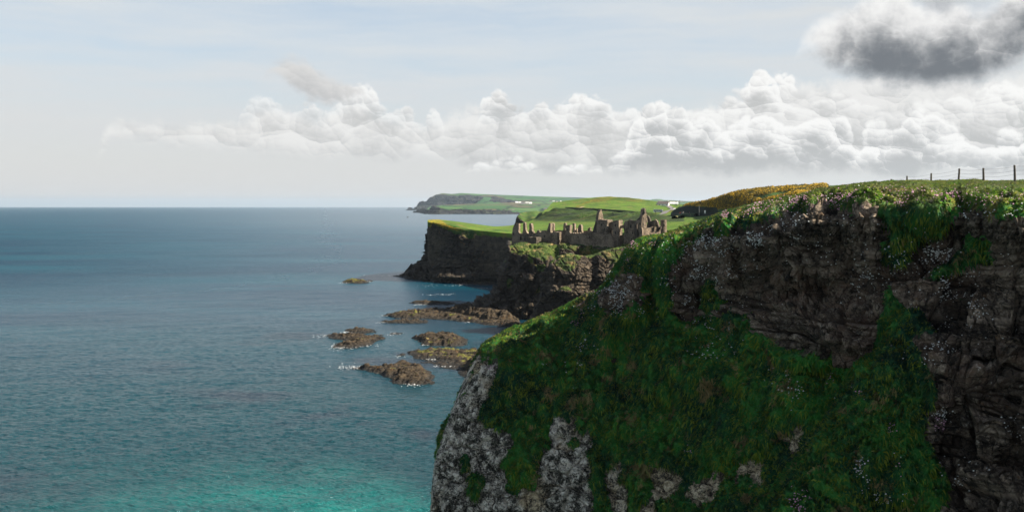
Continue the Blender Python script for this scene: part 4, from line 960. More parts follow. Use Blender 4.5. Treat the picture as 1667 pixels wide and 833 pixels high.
CU = np.array([math.cos(math.radians(-26)), math.sin(math.radians(-26)), 0.0])     # along the front walls, left to right
CV = np.array([-CU[1], CU[0], 0.0])                                                   # into the courtyard
C0 = np.array([0.0, 486.0, 0.0])                                                       # left end of the front line
castle = empty('ruined_castle', (32, 470, 33))
tag(castle, 'roofless stone castle ruin with tall gables and a round tower along the rock top', 'castle')
def plane_pt(px, py, depth, ang=None, org=None):
    """photo position -> point of an upright plane of the castle"""
    d = CU if ang is None else np.array([math.cos(math.radians(ang)), math.sin(math.radians(ang)), 0.0])
    n = np.array([-d[1], d[0], 0.0])
    o = (C0 + CV * depth) if org is None else np.array([org[0], org[1], 0.0])
    r = np.array([(px - CX) / FPX, 1.0, -(py - HY) / FPX])
    t = (o @ n) / (r @ n)
    return np.array([0, 0, CAMH]) + r * t, d, n
def rough_edge(pts, n=1.1, amp=0.28, closed=True, seed=0):
    out = []; rs = np.random.default_rng(seed)
    P = [np.array(p) for p in pts]
    for i in range(len(P)):
        a, b = P[i], P[(i + 1) % len(P)]; L = np.linalg.norm(b - a); k = max(1, int(L / n))
        for j in range(k):
            q = a + (b - a) * j / k
            out.append(q + rs.uniform(-amp, amp, 3) * (1, 1, 1))
    return out
from mathutils.geometry import tessellate_polygon
from mathutils import Vector
ncast = [0]
def ruin(name, poly, depth=0.0, thick=1.6, ang=None, org=None, mat=None, down=0.0, rough=0.24, parent=None):
    ncast[0] += 1
    pts = [plane_pt(x, y, depth, ang, org) for x, y in poly]
    d, n = pts[0][1], pts[0][2]
    P = [p[0] for p in pts]
    if down:
        zmin = min(p[2] for p in P); P = [p - np.array([0, 0, down]) if p[2] < zmin + 2.5 else p for p in P]
    R = rough_edge(P, 1.2, rough, seed=ncast[0])
    # flatten jitter back on to the plane
    o = P[0]; R = [q - n * ((q - o) @ n) for q in R]
    B = [q + n * thick + np.array([0, 0, random.uniform(-0.12, 0.12)]) for q in R]
    tri = tessellate_polygon([[Vector(((q - o) @ d, q[2], 0)) for q in R]])
    m = len(R); mb = MB()
    area = 0
    for t in tri:
        a, b, c = [np.array([(R[i] - o) @ d, R[i][2]]) for i in t]; area += (b[0] - a[0]) * (c[1] - a[1]) - (b[1] - a[1]) * (c[0] - a[0])
    fr = [tuple(t) if area > 0 else tuple(t[::-1]) for t in tri]
    mb.v = [tuple(q) for q in R] + [tuple(q) for q in B]
    mb.f = fr + [tuple(i + m for i in f[::-1]) for f in fr]
    # winding of the outline
    sh = sum(((R[i] - o) @ d) * R[(i + 1) % m][2] - ((R[(i + 1) % m] - o) @ d) * R[i][2] for i in range(m))
    for i in range(m):
        j = (i + 1) % m
        mb.f.append((i, i + m, j + m, j) if sh > 0 else (j, j + m, i + m, i))
    ob = mb.build(name, mat or M_stone, None)
    ob.parent = parent or castle; ob.matrix_parent_inverse = (parent or castle).matrix_world.inverted() if False else ob.matrix_parent_inverse
    # express the mesh in the castle's own frame
    for v in ob.data.vertices: v.co -= Vector(castle.location)
    return ob
def shade_slab(px0, py0, px1, py1, depth, ang=None, org=None, wall=None):
    M = M_hollow_shade
    o = ruin('window', [(px0, py1), (px0, py0), (px1, py0), (px1, py1)], depth - 0.05 if org is None else 0, 0.3, ang, org, M, rough=0.03, parent=castle)
    return o
M_hollow_shade = plain('painted_hollow_shade', (0.018, 0.016, 0.014), 1.0)  # near-black colour stands in for the shade inside openings
D = 10  # extra depth below ground so that nothing floats
# outer court, left: broken gable, curtain, chimney stumps
ruin('broken_gable', [(833, 401), (833.2, 383), (834.2, 373), (837, 367.5), (840.2, 364.3), (844.3, 364), (844.6, 372), (844.4, 377), (845.6, 382), (846, 398), (841, 397)], 0, 1.9, down=6)
ruin('curtain_wall', [(844.5, 398), (845.2, 379.8), (850, 380), (858, 379.8), (866.5, 381), (868.5, 386), (868.5, 398)], 0.3, 1.4, down=5)
ruin('chimney_stack', [(850, 381), (850.6, 376), (851.6, 372.5), (851.8, 364), (852.6, 362.3), (854.3, 362.5), (854.8, 371), (855.6, 376), (857, 377), (858.3, 381)], 9, 1.8)
ruin('chimney_stack', [(861, 382), (861.4, 368), (862.2, 364.6), (864.6, 364.4), (865.4, 366), (865.6, 375), (867.2, 377), (867.8, 382)], 0.2, 2.2)
ruin('bastion', [(858.5, 406), (858.3, 387), (860, 385.6), (872.8, 386), (873.2, 406)], -7, 6.0, mat=M_stone_shade, down=4)
ruin('curtain_wall', [(867.8, 393), (867.8, 379), (872.5, 378.8), (873.5, 375.4), (875.5, 374.6), (877.6, 375.4), (878, 378.6), (881, 378), (882.6, 375.6), (887, 374.6), (887.6, 378.2), (896.2, 378.5), (896.2, 393)], 0.5, 1.4, down=5)
ruin('chimney_stack', [(889, 384), (889.6, 379), (891.6, 374), (892.8, 367), (893.4, 363.6), (896.4, 363.4), (896.6, 384)], 0.1, 2.6)
ruin('chimney_stack', [(897.8, 379), (897.6, 364), (899, 363.2), (901, 364), (901.4, 375), (900.4, 379)], 8, 1.8)
ruin('stone_chamber', [(895.8, 391), (895.8, 378.8), (907, 378.2), (907.4, 383), (909, 387), (911, 390)], -2.0, 5.0, down=4)
ruin('inner_wall', [(899, 386), (900, 375.6), (910, 375.2), (918, 375), (921, 376), (921, 388), (905, 388)], 7, 1.4, down=3)
ruin('chimney_stack', [(917.3, 378), (917.4, 364), (918, 362.6), (920, 362.8), (920.6, 367), (920.2, 378)], 9, 1.8)
ruin('wall_pier', [(920.6, 391), (920.4, 368), (921, 366.6), (927.4, 366.4), (927.8, 372), (928.2, 390)], -1.0, 3.0, down=4)
ruin('chimney_stack', [(931.6, 381), (932, 364), (933, 362.4), (934.8, 363), (935.4, 370), (936, 381)], 7, 1.8)
ruin('chimney_stack', [(939.8, 383), (940.6, 371), (941.8, 367.4), (943.6, 365), (945.4, 365.6), (946, 374), (947.4, 383)], 5, 2.2)
ruin('wall_stump', [(936.6, 382), (937, 373.6), (938.6, 372.4), (939.6, 376), (940, 382)], 7, 1.5)
ruin('wall_stump', [(956.2, 378), (956.8, 372), (958.4, 369.8), (960.4, 370.8), (961, 378)], 9, 2)
ruin('inner_wall', [(946.6, 384), (946.8, 376), (956, 375.4), (964, 375.6), (967, 378), (968, 386)], 8, 1.3)
crn = []
for i in range(16):
    x = 930 + i * 4.0; crn += [(x, 380.0 + 0.06 * i), (x + 0.4, 378.4 + 0.06 * i), (x + 2.3, 378.8 + 0.06 * i), (x + 2.9, 380.4 + 0.06 * i)]
ruin('battlemented_wall', [(929, 394)] + [(928.6, 380)] + crn + [(995, 384.5), (998.6, 388), (999.5, 394)], -3, 1.6, down=2, rough=0.1)
ruin('retaining_wall', [(950, 397), (950, 390.5), (984, 390), (983.2, 404), (981, 405), (976, 401), (971, 397)], -3.3, 1.7, mat=M_stone, down=1)
ruin('retaining_wall', [(988, 402), (988.6, 390), (1000, 391), (1000, 397), (994, 401)], -3.3, 1.7, down=1)
# gatehouse block with the first tall gable
ruin('dark_wall', [(963.5, 380), (963, 374), (966, 369), (968.6, 362), (968.4, 359), (972, 358.5), (972, 380)], 4, 3.0, mat=M_stone_shade, down=3)
ruin('tower', [(971.2, 381), (971.4, 358), (973, 357.4), (986, 357.2), (988, 358.2), (988.6, 362), (988, 381)], -1.5, 7.0, down=5)
ruin('gable', [(973.6, 360), (974.6, 353), (976.4, 346), (978, 341.2), (979.2, 341), (980.4, 346), (982.6, 357), (982.8, 360)], 3.2, 1.7, ang=40, org=plane_pt(978, 358, 3.2)[0])
ruin('gable_edge', [(971.8, 360), (973.2, 352), (975.4, 343), (977, 341.4), (978.2, 342.5), (976, 352), (974.6, 360)], 4.4, 1.2, mat=M_stone_shade)
ruin('link_wall', [(988, 366), (988, 360.4), (992, 361.4), (997.4, 361), (997.4, 372.6), (988, 372.4)], 1.0, 1.4)
ruin('link_wall', [(987.6, 390), (987.6, 372), (989.4, 372.4), (989.6, 379), (990.4, 383), (997, 384), (997, 392), (990, 391)], 1.2, 1.4, down=3)
ruin('doorway_arch', [(989, 384), (989.2, 373.4), (990.4, 372.2), (996.4, 372.2), (996.8, 385), (995.2, 385), (995, 374.4), (990.6, 374.4), (990.6, 384)], 0.6, 1.6, ang=12, org=(46, 464), rough=0.05)
ruin('tower', [(996.8, 395), (996.6, 384), (996.6, 360.4), (998, 359.4), (1006.8, 359.2), (1007.2, 366), (1006.6, 372), (1007.4, 380), (1006, 385), (1006.4, 393)], -1.4, 5.5, down=4)
ruin('bridge_wall', [(1007, 371.6), (1007, 366.2), (1011, 366.6), (1016, 366), (1016, 371.4)], 0.4, 1.5)
ruin('low_wall', [(1007.4, 394), (1008, 383), (1012, 382.4), (1015.6, 383), (1015.8, 394)], 1.0, 1.5, mat=M_stone_shade, down=4)
ruin('wall_stump', [(1006, 392), (1006.6, 378), (1007.8, 373), (1008.8, 376), (1009, 384), (1008, 392)], -0.6, 1.0, ang=14, org=(50, 459), down=3)
# great hall block
ruin('hall_wall', [(1015.6, 396), (1015.8, 362.6), (1016.6, 359.8), (1022, 359.8), (1023.4, 358.2), (1034, 358.6), (1045, 358.4), (1045.4, 384), (1036, 389), (1031, 396)], -1.5, 2.0, down=4)
ruin('hall_wall', [(1015.4, 371), (1015.4, 361.5), (1021.4, 361.2), (1021.8, 367), (1020.8, 371)], -2.8, 1.2)
ruin('buttress', [(1032.6, 392), (1032.8, 365), (1036.6, 364.6), (1037, 392)], -3.0, 1.6, mat=M_stone_shade, down=4)
ruin('wall_pier', [(1039.6, 388), (1039.8, 370), (1044.6, 369.8), (1045, 386)], -3.2, 1.6, down=3)
gab_org = plane_pt(1045, 380, -1.5)[0]
SA = 40.0
ruin('side_wall', [(1045.2, 390), (1045.2, 374), (1050, 373.4), (1056, 371.8), (1062, 370.6), (1066, 368.8), (1070, 370), (1074, 369), (1077, 369.6), (1077.4, 384), (1060, 386)], 0, 1.6, ang=SA, org=gab_org, down=4)
ruin('gable', [(1044.9, 376), (1044.9, 359), (1046.2, 351), (1047.8, 346), (1048, 341), (1049.4, 339.2), (1051.4, 339.6), (1052.4, 345), (1053, 351.6), (1054.8, 357), (1054.4, 361.6), (1053.2, 362), (1053, 376)], 0, 1.8, ang=SA - 6, org=gab_org - np.array([0.3, -0.2, 0]))
ruin('gable', [(1035.6, 360), (1036, 357.4), (1041, 353), (1044.4, 349.6), (1046.6, 343.6), (1047, 340.2), (1049.6, 339.6), (1049.4, 346), (1047.4, 351), (1046.4, 360)], -0.6, 1.4, mat=M_stone_shade)
shade_slab(1046.2, 361.5, 1047.8, 370, 0, SA - 6, gab_org - np.array([0.34, -0.16, 0]) - np.array([-0.2, -0.25, 0]) * -1)
bk = plane_pt(1057, 360, 8)[0]
ruin('back_wall', [(1053, 374), (1053.6, 361), (1057, 358.2), (1059, 360.4), (1062, 358.6), (1065, 358.4), (1068, 358.2), (1071, 360), (1072.6, 366), (1075.4, 368), (1075.4, 374)], 8, 1.5, mat=M_stone_shade)
ruin('gable', [(1053, 361), (1053, 350.4), (1055, 352), (1058.6, 358), (1059, 361)], 9, 1.5, mat=M_stone_shade)
ruin('wall_pier', [(1063.6, 372), (1064, 359.4), (1066.6, 357.8), (1069, 358.4), (1071.8, 364), (1072.4, 370), (1071, 372), (1068.6, 364)], 5.5, 1.2)
def round_tower():
    c = plane_pt(1080.2, 372, 0, SA, gab_org)[0]; R = 5.2 * c[1] / FPX
    mb = MB(); n = 40; rows = 9; zt = CAMH - (357.4 - HY) / FPX * c[1]; zb = CAMH - (384 - HY) / FPX * c[1] - 6
    rs = np.random.default_rng(5)
    V = []; F = []
    for r in range(rows + 1):
        z = zb + (zt - zb) * r / rows
        for i in range(n):
            a = 2 * math.pi * i / n; q = R * (1.06 - 0.08 * r / rows) * (1 + rs.uniform(-0.015, 0.015)); zz = z + (rs.uniform(-0.25, 0.15) if r == rows else 0)
            V.append((c[0] + q * math.cos(a), c[1] + q * math.sin(a), zz))
    for r in range(rows):
        for i in range(n):
            j = (i + 1) % n; F.append((r * n + i, r * n + j, (r + 1) * n + j, (r + 1) * n + i))
    o = len(V)
    for i in range(n):
        a = 2 * math.pi * i / n; V.append((c[0] + (R - 0.8) * math.cos(a), c[1] + (R - 0.8) * math.sin(a), zt - 0.1))
    for i in range(n):
        a = 2 * math.pi * i / n; V.append((c[0] + (R - 0.8) * math.cos(a), c[1] + (R - 0.8) * math.sin(a), zt - 4))
    for i in range(n):
        j = (i + 1) % n; F.append((rows * n + i, rows * n + j, o + j, o + i)); F.append((o + i, o + j, o + n + j, o + n + i))
    F.append(tuple(o + n + i for i in range(n)))
    mb.v = [tuple(np.array(v) - np.array(castle.location)) for v in V]; mb.f = F
    t = mb.build('round_tower', M_stone, castle, smooth=False)
    # window: a dark block set in the drum, shade of an opening painted on
    w = MB(); wa = math.atan2(-c[1], -c[0]) + 0.1
    q = [(c[0] + (R + e) * math.cos(wa + s * 0.22), c[1] + (R + e) * math.sin(wa + s * 0.22), CAMH - (367 - HY) / FPX * c[1] + h) for e in (-0.4, 0.03) for (s, h) in ((-1, -0.55), (1, -0.55), (1, 0.5), (0, 0.8), (-1, 0.5))]
    q = [tuple(np.array(v) - np.array(castle.location)) for v in q]
    w.prism(q[:5], q[5:]); w.build('window', M_hollow_shade, t)
round_tower()
shade_slab(846.4, 385, 849, 391, 0.3)
for x0, y0, x1, y1, dp in [(978.6, 363.5, 980.2, 367.5, -1.5), (983, 371, 984.4, 374.4, -1.5), (1001, 364.5, 1002.6, 368.6, -1.4), (1001.4, 377, 1003, 381, -1.4), (1026, 366, 1027.8, 371, -1.5), (1020, 376, 1021.4, 379.6, -1.5), (1029.4, 377.5, 1030.8, 381, -1.5), (1041, 362.6, 1042.6, 366, -1.5),
                           (873.6, 383.5, 875.2, 387, 0.5), (885.4, 382.6, 886.8, 386, 0.5), (853.6, 387.5, 855.2, 391, 0.3), (923.4, 372, 924.8, 375.4, -1.0), (835.6, 379, 837, 382.6, 0.0), (940.6, 384.4, 941.8, 387.4, -3), (958.6, 384.6, 960, 387.6, -3)]:
    shade_slab(x0, y0, x1, y1, dp)
ruin('window', [(1066.4, 379), (1066.4, 376.6), (1067.4, 375.8), (1068.6, 376.6), (1068.6, 379)], 0, 0.3, ang=SA, org=gab_org + np.array([0.04, -0.06, 0]), mat=M_hollow_shade, rough=0.02)
ruin('window', [(982.6, 405), (983, 391), (984.4, 389.2), (987, 389.2), (988.2, 391), (988.2, 403)], -2.9, 0.4, mat=M_hollow_shade, rough=0.02)  # doorway: dark slab with the shade inside painted on

# ------------------------------------------------------------------ farm, road, coach, poles
M_white = plain('white_render', (0.76, 0.75, 0.72), 0.8, var=0.06, scale=0.6)
M_slate = plain('slate_roof', (0.085, 0.07, 0.068), 0.8, var=0.25, scale=1.2)
M_win = plain('window_glass', (0.03, 0.04, 0.05), 0.15)
M_timber = plain('grey_timber', (0.10, 0.085, 0.07), 0.9, var=0.3, scale=6)
M_pink = plain('pinkish_stone', (0.30, 0.23, 0.20), 0.9, var=0.25, scale=0.05)
def house(loc, L, W, H, R, rz, label, group=None, wall=M_white, roof=M_slate, windows=True, name='farmhouse', chim=True, cat='house'):
    t = empty(name, loc, rz); tag(t, label, cat, group)
    b = MB().prism([(-L / 2, -W / 2, -2), (-L / 2, W / 2, -2), (-L / 2, W / 2, H), (-L / 2, 0, H + R), (-L / 2, -W / 2, H)], [(L / 2, -W / 2, -2), (L / 2, W / 2, -2), (L / 2, W / 2, H), (L / 2, 0, H + R), (L / 2, -W / 2, H)])
    w = b.build('wall', wall, t)
    r = MB(); s = 0.3; th = 0.18
    for sg in (-1, 1):
        e = (sg * (W / 2 + s), H - s * R / (W / 2) + 0.03)
        r.prism([(-L / 2 - 0.2, e[0], e[1]), (-L / 2 - 0.2, 0, H + R + 0.03), (-L / 2 - 0.2, 0, H + R + th), (-L / 2 - 0.2, e[0], e[1] + th)][::sg], [(L / 2 + 0.2, e[0], e[1]), (L / 2 + 0.2, 0, H + R + 0.03), (L / 2 + 0.2, 0, H + R + th), (L / 2 + 0.2, e[0], e[1] + th)][::sg])
    ro = r.build('roof', roof, t)
    if chim: MB().box(L / 2 - 1.2, L / 2 - 0.3, -0.35, 0.35, H + R - 0.3, H + R + 0.9).build('chimney', wall, ro)
    if windows:
        n = max(2, int(L / 3.2))
        for i in range(n):
            x = -L / 2 + L * (i + 0.5) / n
            MB().box(x - 0.45, x + 0.45, -W / 2 - 0.03, -W / 2 + 0.1, 0.9, 2.0).build('window', M_win, t)
        MB().box(-0.5 - L / (2 * n), 0.5 - L / (2 * n), -W / 2 - 0.04, -W / 2 + 0.1, 0, 0.05).build('step', wall, t)
    return t
def place(px, Y, dz=0.0):
    x = (px - CX) / FPX * Y; return (x, Y, ground_z(x, Y) + dz)
g = at(1080, 335.5, 1100)
house(g, 12, 7, 2.6, 2.4, math.radians(-18), 'white farmhouse with dark slate roof on the skyline behind the coach')
house(at(1074.5, 335.2, 1112), 7, 6.0, 2.8, 2.4, math.radians(60), 'white gable ended outhouse against the left end of the farmhouse', chim=False)
house(at(1097, 334.4, 1125), 9, 6, 2.0, 1.6, math.radians(-5), 'long low white cottage to the right of the farmhouse', roof=M_white)
for i, (px, py, Y, L, R_) in enumerate([(841, 329.6, 8300, 22, 0.2), (846, 330.0, 8250, 24, 0.1), (851.5, 330.6, 8200, 30, -0.1), (858, 330.4, 8150, 26, 0.0), (863.5, 330.8, 8100, 24, 0.2)]):
    house(at(px, py + 0.6, Y), L, 14, 6, 5, R_, ['first white house of the far seaside row, at its left end', 'second white house from the left in the far seaside row', 'long white house in the middle of the far seaside row', 'white house right of the middle of the far seaside row', 'white house at the right end of the far seaside row'][i], 'white houses on the far coast', windows=False, chim=False, roof=M_white if i != 2 else M_slate)
for i, (px, py, Y) in enumerate([(896, 327.5, 9400), (901, 326.8, 9500), (906, 328.2, 9300), (912, 327.4, 9400), (903, 330.0, 9200), (932, 326.6, 9600)]):
    house(at(px, py + 0.7, Y), 22, 15, 6, 5, 0.3 * i, ['grey roofed house at the left edge of the far village', 'pale house at the back of the far village', 'pale house in the middle of the far village', 'pale house at the right edge of the far village', 'lowest house in front of the far village', 'single far house alone on the slope right of the village'][i], 'houses of the far village', windows=False, chim=False, wall=M_white if i % 2 else M_pink)
for i, (px, w, h) in enumerate([(809, 30, 9), (814, 24, 12), (820, 26, 17), (826, 24, 12), (831, 30, 17), (835.5, 20, 16)]):
    house(at(px, 345.2, 6500), w, 16, h * 0.75, 6, 0.1 * i, ['low stone building at the left end of the far brownish block', 'brownish stone building second from the left in the far block', 'tall brownish stone building left of the middle of the far block', 'lower brownish building right of the middle of the far block', 'tall brownish stone building near the right end of the far block', 'narrow brownish building closing the far block on the right'][i], 'brownish buildings by the far shore', wall=M_pink, roof=M_slate, windows=False, chim=False, name='stone_building', cat='building')
house(at(889, 341.5, 7000), 34, 18, 8, 6, 0.1, 'small pinkish building alone beyond the green point', wall=M_pink, windows=False, chim=False, name='stone_building', cat='building')

def wheel(x, y, r, w):
    b = MB().tube((x, y - w / 2, r), (x, y + w / 2, r), r, n=18); return b
def coach():
    p = place(1071.5, 905); t = empty('coach', p, math.radians(-14)); tag(t, 'silver and dark glass tour coach parked on the road behind the castle gable', 'coach')
    L, W, H = 8.6, 2.4, 3.0
    prof = [(-L / 2, 0.45), (L / 2 - 0.1, 0.45), (L / 2, 1.0), (L / 2 - 0.25, H - 0.25), (L / 2 - 0.7, H), (-L / 2 + 0.3, H), (-L / 2, H - 0.3)]
    body = MB().prism([(x, W / 2, z) for x, z in prof], [(x, -W / 2, z) for x, z in prof]).build('body', plain('silver_paint', (0.55, 0.56, 0.56), 0.35), t)
    for sg in (-1, 1):
        for i in range(5):
            x0 = -L / 2 + 0.5 + i * 1.45
            MB().box(x0, x0 + 1.3, sg * W / 2 - 0.02, sg * W / 2 + 0.02, 1.5, 2.4).build('window', M_win, t)
    MB().box(L / 2 - 0.16, L / 2 + 0.02, -W / 2 + 0.15, W / 2 - 0.15, 1.25, 2.45).build('windscreen', M_win, t)
    MB().box(-L / 2 - 0.02, -L / 2 + 0.1, -W / 2 + 0.3, W / 2 - 0.3, 1.6, 2.5).build('rear_window', M_win, t)
    for x in (-L / 2 + 1.9, L / 2 - 1.7):
        for sg in (-1, 1):
            wheel(x, sg * (W / 2 - 0.13), 0.5, 0.3).build('wheel', plain('tyre_rubber', (0.02, 0.02, 0.02), 0.8), t)
    for sg in (-1, 1): MB().box(L / 2 - 0.06, L / 2 + 0.03, sg * 0.85 - 0.2, sg * 0.85 + 0.2, 0.75, 0.95).build('headlight', M_white, t)
coach()
def car():
    p = place(1097.5, 1010); t = empty('parked_car', p, math.radians(30)); tag(t, 'small white car on the road below the cottage', 'car')
    body = MB()
    lo = [(-2.1, 0.35), (2.1, 0.35), (2.15, 0.8), (1.1, 0.95), (-2.05, 0.98)]
    body.prism([(x, 0.85, z) for x, z in lo], [(x, -0.85, z) for x, z in lo]).build('body', plain('white_paint', (0.78, 0.78, 0.76), 0.35), t)
    hi = [(-1.9, 0.96), (0.95, 0.96), (0.35, 1.45), (-1.5, 1.48)]
    MB().prism([(x, 0.75, z) for x, z in hi], [(x, -0.75, z) for x, z in hi]).build('cabin', M_win, t)
    for x in (-1.3, 1.3):
        for sg in (-1, 1): wheel(x, sg * 0.78, 0.32, 0.2).build('wheel', plain('tyre_rubber', (0.02, 0.02, 0.02), 0.8), t)
car()
for i, (px, py0, py1, Y, lab) in enumerate([(1100.5, 327, 337, 1000, 'left timber pole by the white cottage'), (1106.3, 326.3, 337.5, 1000, 'taller timber pole right of the white cottage')]):
    a = at(px, py1 + 1, Y); z1 = at(px, py0, Y)[2]
    t = empty('utility_pole', a); tag(t, lab, 'pole', 'timber poles by the farm')
    MB().tube((0, 0, -1), (0, 0, z1 - a[2]), 0.22, 0.16).build('pole', M_timber, t)
    MB().box(-0.9, 0.9, -0.06, 0.06, z1 - a[2] - 0.7, z1 - a[2] - 0.55).build('crossarm', M_timber, t)
a = at(1138.2, 348.4, 640)
t = empty('marker_pole', a); tag(t, 'thin grey pole in front of the dark bank below the gorse', 'pole')
MB().tube((0, 0, -1), (0, 0, 5.3), 0.12, 0.09).build('pole', plain('grey_metal', (0.35, 0.35, 0.34), 0.5), t)
MB().box(-0.2, 0.2, -0.12, 0.12, 5.3, 5.45).build('cap', plain('grey_metal', (0.35, 0.35, 0.34), 0.5), t)
a = at(1147.6, 348.2, 600)
t = empty('notice_board', a); tag(t, 'upright white notice board beside the thin pole', 'sign')
MB().box(-0.42, 0.42, -0.05, 0.05, 0.3, 2.1).build('panel', M_white, t)
for s in (-1, 1): MB().box(s * 0.34 - 0.05, s * 0.34 + 0.05, 0.052, 0.13, -0.8, 2.0).build('post', M_timber, t)

def skin_person(loc, rz, top, legs, label, h=1.72, stride=0.25):
    """a figure grown over a skeleton of joints; clothes are separate shells grown over the same joints"""
    def grow(name, J, E, mat, parent):
        me = bpy.data.meshes.new(name); me.from_pydata([j[:3] for j in J], E, []); ob = bpy.data.objects.new(name, me); link(ob, parent); me.materials.append(mat)
        sk = ob.modifiers.new('skin', 'SKIN'); ob.modifiers.new('sub', 'SUBSURF').levels = 1
        lay = me.skin_vertices[0] if me.skin_vertices else None
        if lay is None:
            return ob
        for i, j in enumerate(J): lay.data[i].radius = (j[3], j[3] * 0.8); 
        lay.data[0].use_root = True
        return ob
    s = stride
    J = [(0, 0, .93, .13), (0, 0, 1.15, .12), (0, 0, 1.38, .15), (0, 0, 1.50, .06), (0, 0.01, 1.64, .10),
         (-.18, 0, 1.40, .06), (-.24, .05, 1.12, .045), (-.25, .15, .88, .035), (.18, 0, 1.40, .06), (.24, -.05, 1.12, .045), (.25, .05, .88, .035),
         (-.10, 0, .90, .095), (-.11, s * .6, .50, .065), (-.11, s * .4, .08, .045), (-.11, s * .4 + .16, .04, .04), (.10, 0, .90, .095), (.11, -s * .3, .50, .065), (.11, -s, .08, .045), (.11, -s + .16, .04, .04)]
    E = [(0, 1), (1, 2), (2, 3), (3, 4), (2, 5), (5, 6), (6, 7), (2, 8), (8, 9), (9, 10), (0, 11), (11, 12), (12, 13), (13, 14), (0, 15), (15, 16), (16, 17), (17, 18)]
    me = bpy.data.meshes.new('person'); me.from_pydata([j[:3] for j in J], E, []); ob = bpy.data.objects.new('person', me); link(ob)
    me.materials.append(plain('skin', (0.45, 0.28, 0.20), 0.6))
    ob.modifiers.new('skin', 'SKIN'); ob.modifiers.new('sub', 'SUBSURF').levels = 1
    if not me.skin_vertices: 
        import bmesh
        bm = bmesh.new(); bm.from_mesh(me); bm.verts.layers.skin.verify(); bm.to_mesh(me); bm.free()
    for i, j in enumerate(J): me.skin_vertices[0].data[i].radius = (j[3], j[3])
    me.skin_vertices[0].data[0].use_root = True
    ob.location = loc; ob.rotation_euler[2] = rz; ob.scale = (h / 1.74,) * 3
    tag(ob, label, 'person', 'people on the path below the bank')
    # jacket and trousers as separate shells
    def shell(name, idx, grow_r, mat):
        ids = {k: n for n, k in enumerate(idx)}
        m2 = bpy.data.meshes.new(name); m2.from_pydata([J[k][:3] for k in idx], [(ids[a], ids[b]) for a, b in E if a in ids and b in ids], [])
        o2 = bpy.data.objects.new(name, m2); link(o2, ob); m2.materials.append(mat)
        o2.modifiers.new('skin', 'SKIN'); o2.modifiers.new('sub', 'SUBSURF').levels = 1
        if not m2.skin_vertices:
            import bmesh
            bm = bmesh.new(); bm.from_mesh(m2); bm.verts.layers.skin.verify(); bm.to_mesh(m2); bm.free()
        for n, k in enumerate(idx): m2.skin_vertices[0].data[n].radius = (J[k][3] + grow_r,) * 2
        m2.skin_vertices[0].data[0].use_root = True
    shell('jacket', [0, 1, 2, 5, 6, 7, 8, 9, 10], 0.025, top)
    shell('trousers', [0, 11, 12, 13, 15, 16, 17], 0.015, legs)
    MB().tube((0, 0.0, 1.66), (0, -0.01, 1.76), 0.105, 0.07, 10).build('hair', plain('dark_hair', (0.03, 0.02, 0.015), 0.8), ob)
cloth = [plain('red_cloth', (0.35, 0.05, 0.03), 0.9), plain('pale_cloth', (0.65, 0.62, 0.55), 0.9), plain('blue_cloth', (0.05, 0.08, 0.2), 0.9), plain('dark_cloth', (0.03, 0.03, 0.035), 0.9)]
for px, py, rz, a_, b_, lab in [(1107.0, 349.0, 0.3, 0, 3, 'person in a red top, leftmost of the walkers below the dark bank'), (1110.5, 348.6, 2.0, 1, 2, 'person in a pale top next to the leftmost walker'), (1112.6, 348.3, 1.0, 1, 3, 'person in a pale top and dark trousers, in the middle of the walkers'), (1122.5, 348.8, -1.2, 0, 2, 'person in a red top and blue trousers walking apart to the right')]:
    skin_person(at(px, py, 700), rz, cloth[a_], cloth[b_], lab)

def ribbon(name, pts, w, mat, lift=0.12):
    P = [np.array(at(x, y, Y)) for x, y, Y in pts]; L = []
    for a, b in zip(P[:-1], P[1:]):
        n = max(2, int(np.linalg.norm(b - a) / 2)); L += [a + (b - a) * i / n for i in range(n)]
    L.append(P[-1]); L = np.array(L); t = np.gradient(L, axis=0); t[:, 2] = 0; t /= np.linalg.norm(t, axis=1)[:, None]; n = np.stack([-t[:, 1], t[:, 0], 0 * t[:, 0]], -1)
    G = np.stack([L + n * s * w / 2 for s in (-1, -0.5, 0, 0.5, 1)], 0)
    G[..., 2] = FH(G[..., 0], G[..., 1]).reshape(G.shape[:2]) + lift
    G[..., 2] += fbm(G.reshape(-1, 3) * (1, 1, 0), 0.012, 3, 93).reshape(G.shape[:2]) * 0.8
    o = mesh_np(name, G.reshape(-1, 3), grid_faces(5, len(L))[:, ::-1], mat); tag(o, kind='structure')
ribbon('road', [(1062, 350.5, 870), (1080, 349, 885), (1092, 345.5, 930), (1097, 341.5, 990), (1093, 338.5, 1060), (1088, 337.2, 1100)], 6, plain('asphalt', (0.14, 0.13, 0.125), 0.9), 0.5)
ribbon('path', [(903, 341.0, 1035), (920, 341.3, 1032), (936, 341.0, 1040), (950, 338, 1070)], 3.5, plain('trodden_earth', (0.30, 0.22, 0.13), 0.95), 0.6)
